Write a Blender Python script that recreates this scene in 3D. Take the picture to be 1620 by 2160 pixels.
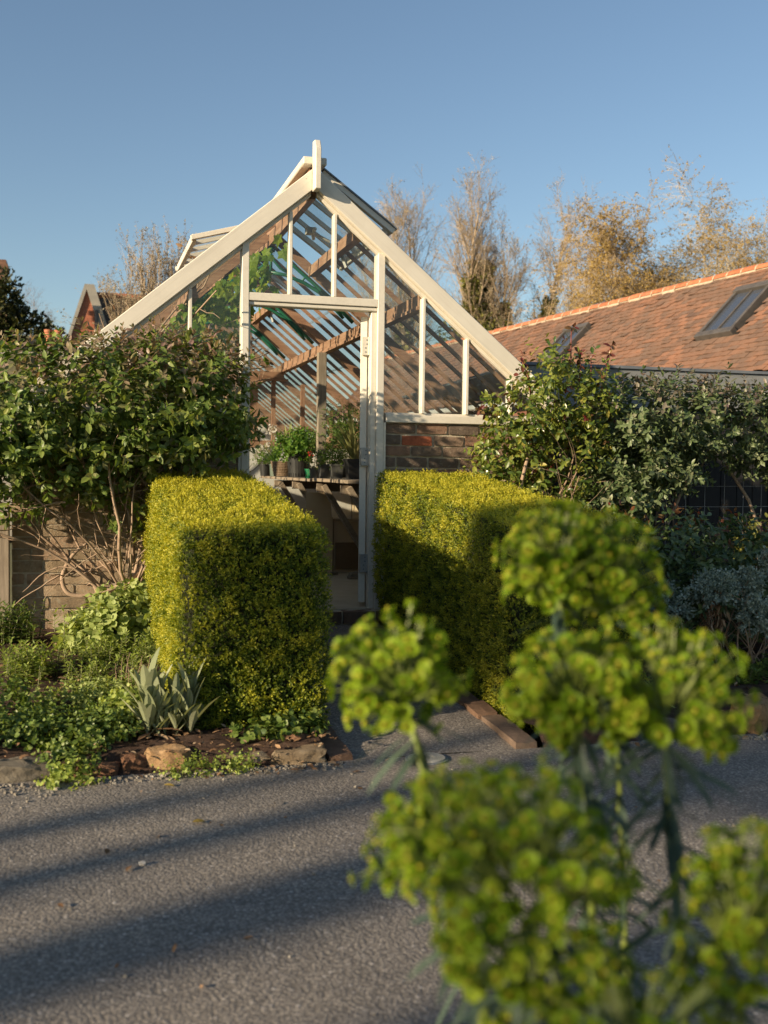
import bpy, bmesh, math, random
import numpy as np
from mathutils import Vector, Matrix, noise as mnoise
sc = bpy.context.scene
for o in list(bpy.data.objects): bpy.data.objects.remove(o)
col = sc.collection
R = math.radians
rng = np.random.default_rng(11)
random.seed(5)

# ------------------------------------------------------------------ camera, sky, sun, exposure
SUN_AZ, SUN_EL = 68.0, 14.5            # azimuth from the gable's normal, elevation
YAW, PITCH, ROLL = R(15.9), R(2.34), R(0.65)
CAM = Vector((-1.9552, -6.8837, 0.9416))
cam = bpy.data.objects.new('camera', bpy.data.cameras.new('camera')); col.objects.link(cam)
fwd = Vector((math.sin(YAW)*math.cos(PITCH), math.cos(YAW)*math.cos(PITCH), -math.sin(PITCH)))
r0 = Vector((math.cos(YAW), -math.sin(YAW), 0)); u0 = r0.cross(fwd)
rr = r0*math.cos(ROLL) + u0*math.sin(ROLL); uu = u0*math.cos(ROLL) - r0*math.sin(ROLL)
mw = Matrix((rr, uu, -fwd)).transposed().to_4x4(); mw.translation = CAM
cam.matrix_world = mw
cd = cam.data; cd.sensor_fit = 'VERTICAL'; cd.sensor_height = 36.0; cd.sensor_width = 27.0
cd.lens = 37.5; cd.clip_start = 0.05; cd.clip_end = 3000
cd.dof.use_dof = True; cd.dof.focus_distance = 6.6; cd.dof.aperture_fstop = 3.25
sc.camera = cam

world = bpy.data.worlds.new('World'); sc.world = world; world.use_nodes = True
wn = world.node_tree.nodes; wl = world.node_tree.links
bg = wn.get('Background') or wn.new('ShaderNodeBackground')
sky = wn.new('ShaderNodeTexSky'); sky.sky_type = 'NISHITA'; sky.sun_disc = False
sky.sun_elevation = R(SUN_EL); sky.sun_rotation = R(180+SUN_AZ)
sky.altitude = 50; sky.air_density = 1.0; sky.dust_density = 0.6; sky.ozone_density = 1.7
wl.new(sky.outputs[0], bg.inputs[0]); bg.inputs[1].default_value = 0.08
out = wn.get('World Output') or wn.new('ShaderNodeOutputWorld'); wl.new(bg.outputs[0], out.inputs[0])

sl = bpy.data.lights.new('sun', 'SUN'); sl.energy = 5.0; sl.angle = R(0.6); sl.color = (1.0, 0.805, 0.565)
so = bpy.data.objects.new('sun', sl); col.objects.link(so)
SD = Vector((math.sin(R(SUN_AZ))*math.cos(R(SUN_EL)), math.cos(R(SUN_AZ))*math.cos(R(SUN_EL)), -math.sin(R(SUN_EL))))
so.rotation_euler = SD.to_track_quat('-Z', 'Y').to_euler(); so.location = (-20, -10, 12)

sc.view_settings.view_transform = 'Standard'; sc.view_settings.look = 'None'
sc.view_settings.exposure = 0.9; sc.view_settings.gamma = 1.0; sc.view_settings.use_curve_mapping = False
cy = sc.cycles
cy.use_denoising = True; cy.max_bounces = 7; cy.diffuse_bounces = 5; cy.glossy_bounces = 3
cy.transmission_bounces = 4; cy.transparent_max_bounces = 24; cy.caustics_reflective = False; cy.caustics_refractive = False
cy.sample_clamp_indirect = 6

# ------------------------------------------------------------------ helpers: objects
def tag(o, label=None, cat=None, group=None, kind=None):
    if label: o['label'] = label
    if cat: o['category'] = cat
    if group: o['group'] = group
    if kind: o['kind'] = kind
    return o
def empty(name, loc=(0,0,0), label=None, cat=None, group=None, parent=None):
    o = bpy.data.objects.new(name, None); col.objects.link(o); o.location = loc; o.empty_display_size = .1
    if parent: o.parent = parent
    return tag(o, label, cat, group)
def link(name, me, parent=None, loc=None):
    o = bpy.data.objects.new(name, me); col.objects.link(o)
    if parent: o.parent = parent
    if loc is not None: o.location = loc
    return o
# geometry is given in world coordinates; a child of an Empty at p is shifted by -p
def org(parent):
    v = Vector((0,0,0)); p = parent
    while p is not None: v += p.location; p = p.parent
    return v
def np_mesh(name, V, F, mats, rnd=None, tip=None, smooth=False, midx=None):
    """V (n,3); F: list of int arrays (m,k)."""
    V = np.asarray(V, dtype=np.float32); me = bpy.data.meshes.new(name)
    Fs = F if isinstance(F, list) else [F]; Fs = [np.asarray(f, dtype=np.int32) for f in Fs if len(f)]
    me.vertices.add(len(V)); me.vertices.foreach_set('co', V.ravel())
    loops = np.concatenate([f.ravel() for f in Fs]); tot = np.concatenate([np.full(len(f), f.shape[1], np.int32) for f in Fs])
    st = np.concatenate([[0], np.cumsum(tot)[:-1]]).astype(np.int32)
    me.loops.add(len(loops)); me.loops.foreach_set('vertex_index', loops)
    me.polygons.add(len(tot)); me.polygons.foreach_set('loop_start', st); me.polygons.foreach_set('loop_total', tot)
    me.polygons.foreach_set('use_smooth', np.full(len(tot), smooth))
    if midx is not None: me.polygons.foreach_set('material_index', np.asarray(midx, np.int32))
    for nm, a in (('rnd', rnd), ('tip', tip)):
        if a is not None:
            at = me.attributes.new(nm, 'FLOAT', 'POINT'); at.data.foreach_set('value', np.asarray(a, np.float32))
    for m in (mats if isinstance(mats, (list, tuple)) else [mats]): me.materials.append(m)
    me.update(calc_edges=True); me.validate()
    return me
class MB:
    """collects boxes, bars, tubes into one mesh"""
    def __init__(s): s.v = []; s.f = []; s.r = []
    def add(s, vs, fs, r=None):
        n = len(s.v); s.v += [tuple(v) for v in vs]; s.f += [tuple(i+n for i in f) for f in fs]
        s.r += [random.random() if r is None else r]*len(vs); return s
    def box(s, lo, hi, r=None):
        x0,y0,z0 = lo; x1,y1,z1 = hi
        return s.add([(x0,y0,z0),(x1,y0,z0),(x1,y1,z0),(x0,y1,z0),(x0,y0,z1),(x1,y0,z1),(x1,y1,z1),(x0,y1,z1)],
                     [(0,3,2,1),(4,5,6,7),(0,1,5,4),(1,2,6,5),(2,3,7,6),(3,0,4,7)], r)
    def bar(s, a, b, w, h, up=(0,0,1), r=None):
        a = Vector(a); b = Vector(b); d = (b-a).normalized(); side = d.cross(Vector(up)).normalized(); u = side.cross(d)
        vs = []
        for p in (a, b):
            for i, j in ((-1,-1),(1,-1),(1,1),(-1,1)): vs.append(p + side*(i*w/2) + u*(j*h/2))
        return s.add(vs, [(0,1,2,3),(7,6,5,4),(0,4,5,1),(1,5,6,2),(2,6,7,3),(3,7,4,0)], r)
    def prism(s, poly, y0, y1, r=None):
        """poly in (x,z), extruded along y"""
        n = len(poly); vs = [(x,y0,z) for x,z in poly] + [(x,y1,z) for x,z in poly]
        return s.add(vs, [tuple(range(n)), tuple(range(2*n-1,n-1,-1))] + [(i, i+n, (i+1)%n+n, (i+1)%n) for i in range(n)], r)
    def tube(s, pts, rad, n=8, cap=True, r=None, curve=False):
        pts = [Vector(p) for p in pts]; rad = list(rad) if hasattr(rad, '__len__') else [rad]*len(pts)
        if curve:
            q = []; qr = []; m = len(pts)
            for i in range(m-1):
                a, b, c, d = pts[max(i-1,0)], pts[i], pts[i+1], pts[min(i+2,m-1)]
                for k in range(4):
                    t = k/4; q.append(.5*((2*b)+(c-a)*t+(2*a-5*b+4*c-d)*t*t+(3*b-a-3*c+d)*t**3)); qr.append(rad[i]*(1-t)+rad[i+1]*t)
            pts = q+[pts[-1]]; rad = qr+[rad[-1]]
        vs = []; fs = []; prev = None
        for i, p in enumerate(pts):
            d = (pts[min(i+1,len(pts)-1)] - pts[max(i-1,0)]).normalized()
            if prev is None: prev = d.orthogonal().normalized()
            x = (prev - d*prev.dot(d)).normalized(); y = d.cross(x); prev = x
            vs += [p + (x*math.cos(2*math.pi*k/n) + y*math.sin(2*math.pi*k/n))*rad[i] for k in range(n)]
        for i in range(len(pts)-1):
            fs += [(i*n+k, i*n+(k+1)%n, (i+1)*n+(k+1)%n, (i+1)*n+k) for k in range(n)]
        if cap: fs += [tuple(range(n-1,-1,-1)), tuple(range((len(pts)-1)*n, len(pts)*n))]
        return s.add(vs, fs, r)
    def lathe(s, c, prof, n=20, r=None, close=True):
        vs = []; fs = []
        for rad, z in prof: vs += [(c[0]+rad*math.cos(2*math.pi*k/n), c[1]+rad*math.sin(2*math.pi*k/n), c[2]+z) for k in range(n)]
        for i in range(len(prof)-1): fs += [(i*n+k, i*n+(k+1)%n, (i+1)*n+(k+1)%n, (i+1)*n+k) for k in range(n)]
        if close: fs += [tuple(range(n-1,-1,-1)), tuple(range((len(prof)-1)*n, len(prof)*n))]
        return s.add(vs, fs, r)
    def mesh(s, name, mat, o=Vector((0,0,0)), smooth=False):
        me = bpy.data.meshes.new(name); me.from_pydata([tuple(Vector(v)-o) for v in s.v], [], s.f)
        at = me.attributes.new('rnd', 'FLOAT', 'POINT'); at.data.foreach_set('value', s.r)
        for m in (mat if isinstance(mat, (list,tuple)) else [mat]): me.materials.append(m)
        if smooth: me.polygons.foreach_set('use_smooth', [True]*len(me.polygons))
        me.update(); return me
    def build(s, name, mat, parent=None, bevel=0, smooth=False, own_origin=False):
        o = org(parent)
        if own_origin:
            a = np.array(s.v, dtype=float); c = Vector(((a[:,0].min()+a[:,0].max())/2, (a[:,1].min()+a[:,1].max())/2, a[:,2].min()))
            ob = link(name, s.mesh(name, mat, c, smooth), parent, c - o)
        else: ob = link(name, s.mesh(name, mat, o, smooth), parent)
        if bevel:
            m = ob.modifiers.new('bevel', 'BEVEL'); m.width = bevel; m.segments = 1; m.limit_method = 'ANGLE'
        return ob
def copy_tree(o, parent=None):
    c = o.copy(); col.objects.link(c); c.parent = parent
    for ch in list(o.children): copy_tree(ch, c)
    return c

# ------------------------------------------------------------------ helpers: materials
class NT:
    def __init__(s, name):
        s.m = bpy.data.materials.new(name); s.m.use_nodes = True; s.t = s.m.node_tree
        for n in list(s.t.nodes): s.t.nodes.remove(n)
        s.out = s.n('ShaderNodeOutputMaterial')
    def n(s, t, **k):
        x = s.t.nodes.new(t)
        for a, b in k.items(): setattr(x, a, b)
        return x
    def l(s, a, b): s.t.links.new(a, b)
    def ramp(s, fac, stops, interp='LINEAR'):
        c = s.n('ShaderNodeValToRGB'); c.color_ramp.interpolation = interp; e = c.color_ramp.elements
        while len(e) > 1: e.remove(e[-1])
        e[0].position = stops[0][0]; e[0].color = (*stops[0][1], 1)
        for p, cc in stops[1:]:
            q = e.new(p); q.color = (*cc, 1)
        s.l(fac, c.inputs[0]); return c.outputs[0]
    def noise(s, vec, scale, detail=4, rough=.6, dist=0):
        x = s.n('ShaderNodeTexNoise'); x.inputs['Scale'].default_value = scale; x.inputs['Detail'].default_value = detail
        x.inputs['Roughness'].default_value = rough; x.inputs['Distortion'].default_value = dist
        if vec is not None: s.l(vec, x.inputs['Vector'])
        return x.outputs[0]
    def mix(s, f, a, b, mode='MIX'):
        x = s.n('ShaderNodeMix', data_type='RGBA', blend_type=mode)
        for sock, v in ((x.inputs[0], f), (x.inputs[6], a), (x.inputs[7], b)):
            if isinstance(v, (int, float)): sock.default_value = v
            elif isinstance(v, tuple): sock.default_value = (*v, 1)
            else: s.l(v, sock)
        return x.outputs[2]
    def math(s, op, a, b=0):
        x = s.n('ShaderNodeMath', operation=op)
        for i, v in enumerate((a, b)):
            if isinstance(v, (int, float)): x.inputs[i].default_value = v
            else: s.l(v, x.inputs[i])
        return x.outputs[0]
    def coord(s, scale=(1,1,1), rnd_offset=False):
        c = s.n('ShaderNodeTexCoord'); m = s.n('ShaderNodeMapping'); m.inputs['Scale'].default_value = scale
        s.l(c.outputs['Object'], m.inputs[0])
        if rnd_offset:
            oi = s.n('ShaderNodeObjectInfo'); v = s.n('ShaderNodeVectorMath', operation='SCALE')
            v.inputs[0].default_value = (17, 31, 23); s.l(oi.outputs['Random'], v.inputs['Scale']); s.l(v.outputs[0], m.inputs['Location'])
        return m.outputs[0]
    def attr(s, name='rnd'):
        a = s.n('ShaderNodeAttribute', attribute_name=name); return a.outputs['Fac']
    def geo(s): return s.n('ShaderNodeNewGeometry').outputs['Position']
    def oirnd(s): return s.n('ShaderNodeObjectInfo').outputs['Random']
    def bsdf(s, colr, rough=.7, bump=None, bs=.5, bd=.01, spec=.5, metal=0):
        b = s.n('ShaderNodeBsdfPrincipled')
        if isinstance(colr, tuple): b.inputs['Base Color'].default_value = (*colr, 1)
        else: s.l(colr, b.inputs['Base Color'])
        if isinstance(rough, (int, float)): b.inputs['Roughness'].default_value = rough
        else: s.l(rough, b.inputs['Roughness'])
        b.inputs['Specular IOR Level'].default_value = spec; b.inputs['Metallic'].default_value = metal
        if bump is not None:
            u = s.n('ShaderNodeBump'); u.inputs['Strength'].default_value = bs; u.inputs['Distance'].default_value = bd
            s.l(bump, u.inputs['Height']); s.l(u.outputs[0], b.inputs['Normal'])
        return b.outputs[0]
    def done(s, sh): s.l(sh, s.out.inputs[0]); return s.m
def mat_simple(name, c1, c2, scale=6, rough=.7, bs=.3, bd=.004, stretch=(1,1,1), rndoff=True, spots=None, spec=.5):
    t = NT(name); v = t.coord(stretch, rndoff); n = t.noise(v, scale, 6, .65)
    c = t.ramp(n, [(.3, c1), (.7, c2)])
    if spots: c = t.mix(t.ramp(t.noise(v, spots[1], 5, .7), [(spots[2], (0,0,0)), (spots[2]+.08, (1,1,1))]), c, spots[0])
    return t.done(t.bsdf(c, rough, t.noise(v, scale*5, 5, .7), bs, bd, spec))
def mat_wood(name, c1, c2, c3, axis=1, rough=.75, scale=1.0):
    st = [14*scale, 14*scale, 14*scale]; st[axis] = 1.1*scale
    t = NT(name); v = t.coord(tuple(st), True); g = t.noise(v, 3.2, 8, .7, .4)
    big = t.noise(t.coord((2,2,2), True), 2.0, 4, .6)
    c = t.ramp(g, [(.28, c1), (.5, c2), (.72, c3)])
    c = t.mix(t.ramp(big, [(.35, (0,0,0)), (.75, (.55,.55,.55))]), c, c3)
    return t.done(t.bsdf(c, rough, g, .35, .004, .35))
def mat_leaf(name, stops, rough=.42, trans=.35, tcol=1.6, spec=.45, tipcol=None, bump=True):
    t = NT(name); a = t.attr('rnd'); c = t.ramp(a, stops)
    if tipcol: c = t.mix(t.attr('tip'), c, tipcol)
    c = t.mix(.5, c, t.ramp(t.noise(t.geo(), 60, 3), [(.3, (.55,.55,.55)), (.7, (1.3,1.3,1.3))]), 'MULTIPLY') if bump else c
    p = t.bsdf(c, rough, spec=spec)
    tr = t.n('ShaderNodeBsdfTranslucent'); t.l(t.mix(1.0, c, (tcol, tcol*.95, tcol*.45), 'MULTIPLY'), tr.inputs[0])
    ms = t.n('ShaderNodeMixShader'); ms.inputs[0].default_value = trans; t.l(p, ms.inputs[1]); t.l(tr.outputs[0], ms.inputs[2])
    return t.done(ms.outputs[0])
def mat_glass(name, dirt=.10, dcol=(.45,.47,.45)):
    t = NT(name); tr = t.n('ShaderNodeBsdfTransparent'); tr.inputs[0].default_value = (.93,.97,.95,1)
    gl = t.n('ShaderNodeBsdfGlossy'); gl.inputs['Roughness'].default_value = .02
    u = t.n('ShaderNodeBump'); u.inputs['Strength'].default_value = .06; u.inputs['Distance'].default_value = .02
    t.l(t.noise(t.coord((1,1,1), True), 3.5, 2), u.inputs['Height']); t.l(u.outputs[0], gl.inputs['Normal'])
    gm = t.n('ShaderNodeNewGeometry'); dt = t.n('ShaderNodeVectorMath', operation='DOT_PRODUCT'); t.l(gm.outputs['Normal'], dt.inputs[0]); t.l(gm.outputs['Incoming'], dt.inputs[1])
    fr = t.math('ADD', t.math('MULTIPLY', t.math('POWER', t.math('SUBTRACT', 1.0, t.math('ABSOLUTE', dt.outputs['Value'])), 5.0), .75), .05)
    m1 = t.n('ShaderNodeMixShader'); t.l(fr, m1.inputs[0]); t.l(tr.outputs[0], m1.inputs[1]); t.l(gl.outputs[0], m1.inputs[2])
    df = t.n('ShaderNodeBsdfDiffuse'); df.inputs[0].default_value = (*dcol, 1)
    tl = t.n('ShaderNodeBsdfTranslucent'); tl.inputs[0].default_value = (*dcol, 1)
    md = t.n('ShaderNodeMixShader'); md.inputs[0].default_value = .5; t.l(df.outputs[0], md.inputs[1]); t.l(tl.outputs[0], md.inputs[2])
    dn = t.noise(t.coord((1,1,1), True), 5, 6, .7)
    f = t.math('MULTIPLY', t.ramp(dn, [(.35, (.25,.25,.25)), (.75, (1,1,1))]), dirt)
    m2 = t.n('ShaderNodeMixShader'); t.l(f, m2.inputs[0]); t.l(m1.outputs[0], m2.inputs[1]); t.l(md.outputs[0], m2.inputs[2])
    return t.done(m2.outputs[0])

# ------------------------------------------------------------------ helpers: foliage (numpy)
def unit(a): return a/np.maximum(np.linalg.norm(a, axis=-1, keepdims=True), 1e-9)
def leaf_tpl(st=((0,.0),(.3,.8),(.65,.9),(1,.05)), ratio=.5, fold=.18, droop=.15):
    vs = []; fs = []
    for t, w in st:
        z = -droop*t*t
        vs += [(t, -w*ratio/2, z+fold*w*ratio/2), (t, 0, z), (t, w*ratio/2, z+fold*w*ratio/2)]
    for i in range(len(st)-1):
        a = i*3; fs += [(a, a+3, a+4, a+1), (a+1, a+4, a+5, a+2)]
    return np.array(vs, float), np.array(fs, int)
OVAL = leaf_tpl()
OVAL5 = leaf_tpl(((0,.06),(.22,.72),(.5,1),(.78,.72),(1,.03)), .5, .22, .2)
LANCE = leaf_tpl(((0,.2),(.35,1),(.7,.7),(1,.03)), .22, .25, .25)
ROUND = leaf_tpl(((0,.15),(.25,.9),(.6,1),(1,.35)), .9, .12, .12)
QUAD = (np.array([(0,0,0),(.5,-.28,.05),(1,0,-.05),(.5,.28,.05)], float), np.array([(0,1,2,3)], int))
def scatter(T, P, A, N, S):
    tv, tf = T; P = np.asarray(P); A = unit(np.asarray(A)); N = np.asarray(N)
    B = unit(np.cross(N, A)); N2 = np.cross(A, B); S = np.asarray(S).reshape(-1,1,1)
    V = P[:,None,:] + S*(tv[None,:,0:1]*A[:,None,:] + tv[None,:,1:2]*B[:,None,:] + tv[None,:,2:3]*N2[:,None,:])
    F = tf[None] + (np.arange(len(P))*len(tv))[:,None,None]
    return V.reshape(-1,3), F.reshape(-1,tf.shape[1])
def leaf_mesh(name, T, P, A, N, S, mat, o, rnd=None, tip=None):
    V, F = scatter(T, P, A, N, S); k = len(T[0])
    rnd = rng.random(len(P)) if rnd is None else rnd
    return np_mesh(name, V-np.array(o), F, mat, np.repeat(rnd, k), None if tip is None else np.repeat(tip, k))
def leaf_objs(name, T, P, A, N, S, mat, parent, tip=None, variants=6):
    """each leaf an object of its own, alike leaves share a mesh"""
    o = np.array(org(parent)); A = unit(A); B = unit(np.cross(N, A)); N2 = np.cross(A, B); ms = []
    k = len(T[0])
    for i in range(variants):
        for tp in (0., 1.) if tip is not None else (0.,):
            tv = T[0].copy(); tv[:,2] += (rng.random()-.5)*.25*tv[:,0]**2; tv[:,1] *= .85+.3*rng.random()
            ms.append(np_mesh(name, tv, T[1], mat, np.full(k, rng.random()), np.full(k, tp*(.6+.4*rng.random()))))
    for i in range(len(P)):
        j = rng.integers(variants)
        me = ms[j] if tip is None else ms[j*2 + int(tip[i] > .4)]
        ob = bpy.data.objects.new(name, me); col.objects.link(ob); ob.parent = parent
        s = float(S[i]); a, b, n, p = A[i]*s, B[i]*s, N2[i]*s, P[i]-o
        ob.matrix_local = Matrix(((a[0],b[0],n[0],p[0]),(a[1],b[1],n[1],p[1]),(a[2],b[2],n[2],p[2]),(0,0,0,1)))
def tubes(paths, radii, n=4):
    """paths (M,k,3), radii (M,k) -> V,F"""
    paths = np.asarray(paths, float); M, k, _ = paths.shape
    d = np.empty_like(paths); d[:,1:-1] = paths[:,2:]-paths[:,:-2]; d[:,0] = paths[:,1]-paths[:,0]; d[:,-1] = paths[:,-1]-paths[:,-2]
    d = unit(d); ref = np.where(np.abs(d[:,:1,2:3]) > .9, np.array([[[1.,0,0]]]), np.array([[[0.,0,1]]]))
    x = unit(np.cross(d, ref)); y = np.cross(d, x); an = np.arange(n)*2*math.pi/n
    V = paths[:,:,None,:] + radii[:,:,None,None]*(x[:,:,None,:]*np.cos(an)[None,None,:,None] + y[:,:,None,:]*np.sin(an)[None,None,:,None])
    idx = np.arange(M*k*n).reshape(M,k,n)
    a = idx[:,:-1,:]; b = np.roll(idx,-1,2)[:,:-1,:]; c = np.roll(idx,-1,2)[:,1:,:]; e = idx[:,1:,:]
    return V.reshape(-1,3), np.stack([a,b,c,e],-1).reshape(-1,4)
def join(parts):
    Vs, Fs, off = [], [], 0
    for V, F in parts: Vs.append(V); Fs.append(F+off); off += len(V)
    return np.concatenate(Vs), np.concatenate(Fs)
def grow(P, D, L, Ra, k=5, wig=.12, up=.0, taper=.35):
    M = len(P); D = unit(D); pts = np.empty((M,k,3)); pts[:,0] = P; d = D.copy()
    for i in range(1,k):
        d = unit(d + rng.normal(0, wig, (M,3)) + np.array([0,0,up])); pts[:,i] = pts[:,i-1] + d*(L/(k-1))[:,None]
    rad = Ra[:,None]*np.linspace(1, taper, k)[None]
    return pts, rad
def kids(pts, rad, L, nc, t0=.25, t1=1., ang=45, lr=.5, rr_=.55, droop=0, jitter=.35):
    M, k, _ = pts.shape; t = t0 + (t1-t0)*rng.random((M,nc)); f = t*(k-1); i = np.minimum(f.astype(int), k-2); w = (f-i)[...,None]
    I = np.arange(M)[:,None]; p = pts[I,i]*(1-w) + pts[I,i+1]*w; d = unit(pts[I,i+1]-pts[I,i])
    rv = unit(rng.normal(0,1,(M,nc,3))); side = unit(rv - d*np.sum(rv*d,-1,keepdims=True))
    a = np.radians(ang*(1+jitter*rng.normal(0,1,(M,nc))))[...,None]
    nd = d*np.cos(a) + side*np.sin(a); nd[...,2] -= droop
    r = (rad[I,i]*(1-w[...,0]) + rad[I,i+1]*w[...,0])*rr_
    nl = L[:,None]*lr*(.6+.8*rng.random((M,nc)))*(1.25-.6*t)
    return p.reshape(-1,3), nd.reshape(-1,3), nl.reshape(-1), r.reshape(-1)

# ------------------------------------------------------------------ materials
def mat_asphalt():
    t = NT('asphalt'); g = t.geo()
    v = t.n('ShaderNodeTexVoronoi'); v.inputs['Scale'].default_value = 105; t.l(g, v.inputs['Vector'])
    v2 = t.n('ShaderNodeTexVoronoi'); v2.inputs['Scale'].default_value = 230; t.l(g, v2.inputs['Vector'])
    sep = t.n('ShaderNodeSeparateColor'); t.l(v.outputs['Color'], sep.inputs[0])
    chip = t.ramp(sep.outputs[0], [(0, (.215,.196,.172)), (.45, (.265,.24,.207)), (.8, (.31,.28,.24)), (.965, (.37,.335,.285)), (.995, (.46,.43,.39))])
    gap = t.ramp(v.outputs['Distance'], [(.25, (1,1,1)), (.65, (.58,.58,.58))])
    c = t.mix(1, chip, gap, 'MULTIPLY')
    big = t.ramp(t.noise(g, 1.3, 5, .6), [(.3, (.76,.76,.78)), (.7, (1.18,1.15,1.10))])
    c = t.mix(1, c, big, 'MULTIPLY')
    st = t.n('ShaderNodeMapping'); st.inputs['Scale'].default_value = (.25,2.2,1); t.l(g, st.inputs[0]); c = t.mix(1, c, t.ramp(t.noise(st.outputs[0], 1.6, 5, .6), [(.35, (.86,.87,.89)), (.65, (1.1,1.08,1.05))]), 'MULTIPLY')
    dust = t.ramp(t.noise(g, 9, 6, .75), [(.60, (0,0,0)), (.85, (.30,.30,.30))]); c = t.mix(dust, c, (.27,.235,.19))
    h = t.math('ADD', t.math('MULTIPLY', v.outputs['Distance'], -1.0), t.math('MULTIPLY', v2.outputs['Distance'], -.35))
    h = t.math('ADD', h, t.math('MULTIPLY', t.noise(g, 22, 4), .8))
    return t.done(t.bsdf(c, .85, h, .34, .006, .25))
def mat_soil():
    t = NT('soil'); g = t.geo(); n = t.noise(g, 14, 8, .75)
    c = t.ramp(n, [(.25, (.035,.022,.015)), (.5, (.085,.052,.036)), (.75, (.16,.105,.075))])
    lit = t.ramp(t.noise(g, 70, 4, .8), [(.66, (0,0,0)), (.72, (1,1,1))]); c = t.mix(lit, c, (.24,.17,.11))
    return t.done(t.bsdf(c, .95, t.noise(g, 45, 8, .8), 1.0, .03, .2))
M_ASPH = mat_asphalt(); M_SOIL = mat_soil()
M_PAINT = mat_simple('cream paint', (.60,.555,.465), (.665,.62,.53), 5, .5, .12, .002, (1,1,1), True, ((.45,.40,.32), 9, .69), .45)
def mat_paint(tilt=None):
    t = NT('cream painted timber'); v = t.coord((1,1,1), True); n = t.noise(v, 4, 5, .6)
    c = t.ramp(n, [(.3, (.585,.545,.455)), (.7, (.665,.625,.53))])
    gv = t.coord((40,6,40), True) if tilt is None else None
    if tilt is not None:
        a = t.n('ShaderNodeTexCoord'); b = t.n('ShaderNodeMapping', vector_type='POINT'); b.inputs['Rotation'].default_value = (0, tilt, 0); t.l(a.outputs['Object'], b.inputs[0])
        b2 = t.n('ShaderNodeMapping'); b2.inputs['Scale'].default_value = (1.6, 30, 60); t.l(b.outputs[0], b2.inputs[0]); gv = b2.outputs[0]
    gr = t.noise(gv, 1.0, 6, .7); c = t.mix(t.ramp(gr, [(.5, (0,0,0)), (.8, (.55,.55,.55))]), c, (.44,.40,.32))
    wear = t.ramp(t.noise(v, 26, 5, .75), [(.715, (0,0,0)), (.74, (1,1,1))]); c = t.mix(wear, c, (.30,.26,.20))
    return t.done(t.bsdf(c, .48, gr, .15, .002, .45))
M_PAINT = mat_paint(); M_PAINTS = {1: mat_paint(-math.atan(.83)), -1: mat_paint(math.atan(.83))}
M_BARX = mat_wood('red brown roof timber across', (.13,.065,.038), (.27,.15,.09), (.40,.26,.17), 0, .7)
M_BARY = mat_wood('red brown roof timber along', (.13,.065,.038), (.27,.15,.09), (.40,.26,.17), 1, .7)
M_BARZ = mat_wood('red brown upright timber', (.13,.065,.038), (.25,.14,.085), (.37,.24,.155), 2, .7)
M_OLDZ = mat_wood('weathered grey timber upright', (.12,.095,.07), (.24,.195,.145), (.36,.30,.23), 2, .85)
M_OLDY = mat_wood('weathered bench timber', (.13,.10,.07), (.26,.20,.145), (.38,.31,.23), 1, .85)
M_GLASS = mat_glass('old window glass', .10)
M_GLASSC = mat_glass('clean window glass', .07)
M_GLASSROOF = mat_glass('roof glass', .27, (.52,.51,.47))
M_LAP = mat_simple('grimy glass edge', (.06,.075,.05), (.13,.14,.10), 20, .8)
M_MORTAR = mat_simple('mortar', (.33,.28,.20), (.48,.42,.32), 20, .95, .8, .01)
def mat_brick(name, stops, lich=.58):
    t = NT(name); v = t.coord((1,1,1), True); base = t.ramp(t.oirnd(), stops)
    n = t.noise(v, 16, 6, .7); c = t.mix(.75, base, t.ramp(n, [(.25, (.5,.48,.46)), (.75, (1.45,1.4,1.35))]), 'MULTIPLY')
    c = t.mix(t.ramp(t.noise(v, 34, 5, .75), [(lich, (0,0,0)), (lich+.1, (.7,.7,.7))]), c, (.30,.27,.20))
    return t.done(t.bsdf(c, .92, t.noise(v, 55, 6, .8), .9, .008, .2))
M_BRICK = mat_brick('old garden brick', [(0, (.12,.095,.075)), (.3, (.175,.132,.10)), (.55, (.215,.155,.112)), (.8, (.25,.15,.10)), (1, (.15,.12,.095))])
M_BRICKL = mat_brick('pale weathered brick', [(0, (.23,.18,.12)), (.5, (.30,.235,.155)), (.8, (.27,.19,.13)), (1, (.35,.28,.19))], .52)
M_BRICKR = mat_brick('orange red brick', [(0, (.36,.115,.06)), (1, (.40,.13,.07))], .68)
M_PAVER = mat_brick('edging brick', [(0, (.12,.085,.06)), (.5, (.17,.105,.07)), (1, (.14,.105,.08))], .62)
M_WHITEWASH = mat_simple('whitewash', (.50,.49,.44), (.66,.65,.60), 5, .9, .4, .006, (1,1,1), False, ((.33,.30,.23), 7, .60))
M_INWALL = mat_simple('stained lime wash', (.30,.24,.15), (.46,.38,.25), 3, .95, .6, .01, (1,1,1), False, ((.13,.10,.07), 6, .58))
M_CONC = mat_simple('sandy concrete floor', (.36,.30,.21), (.48,.41,.29), 4, .95, .5, .006, (1,1,1), False, ((.15,.12,.085), 11, .64))
M_IRON = mat_simple('green painted iron', (.012,.085,.048), (.02,.13,.075), 9, .4, .2, .003)
M_STEEL = mat_simple('worn galvanised steel', (.25,.25,.23), (.42,.41,.37), 20, .45, .3, .002, spec=.6)
M_DARKLEAD = mat_simple('grey lead flashing', (.10,.115,.135), (.17,.185,.20), 6, .55, .3, .003)

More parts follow.
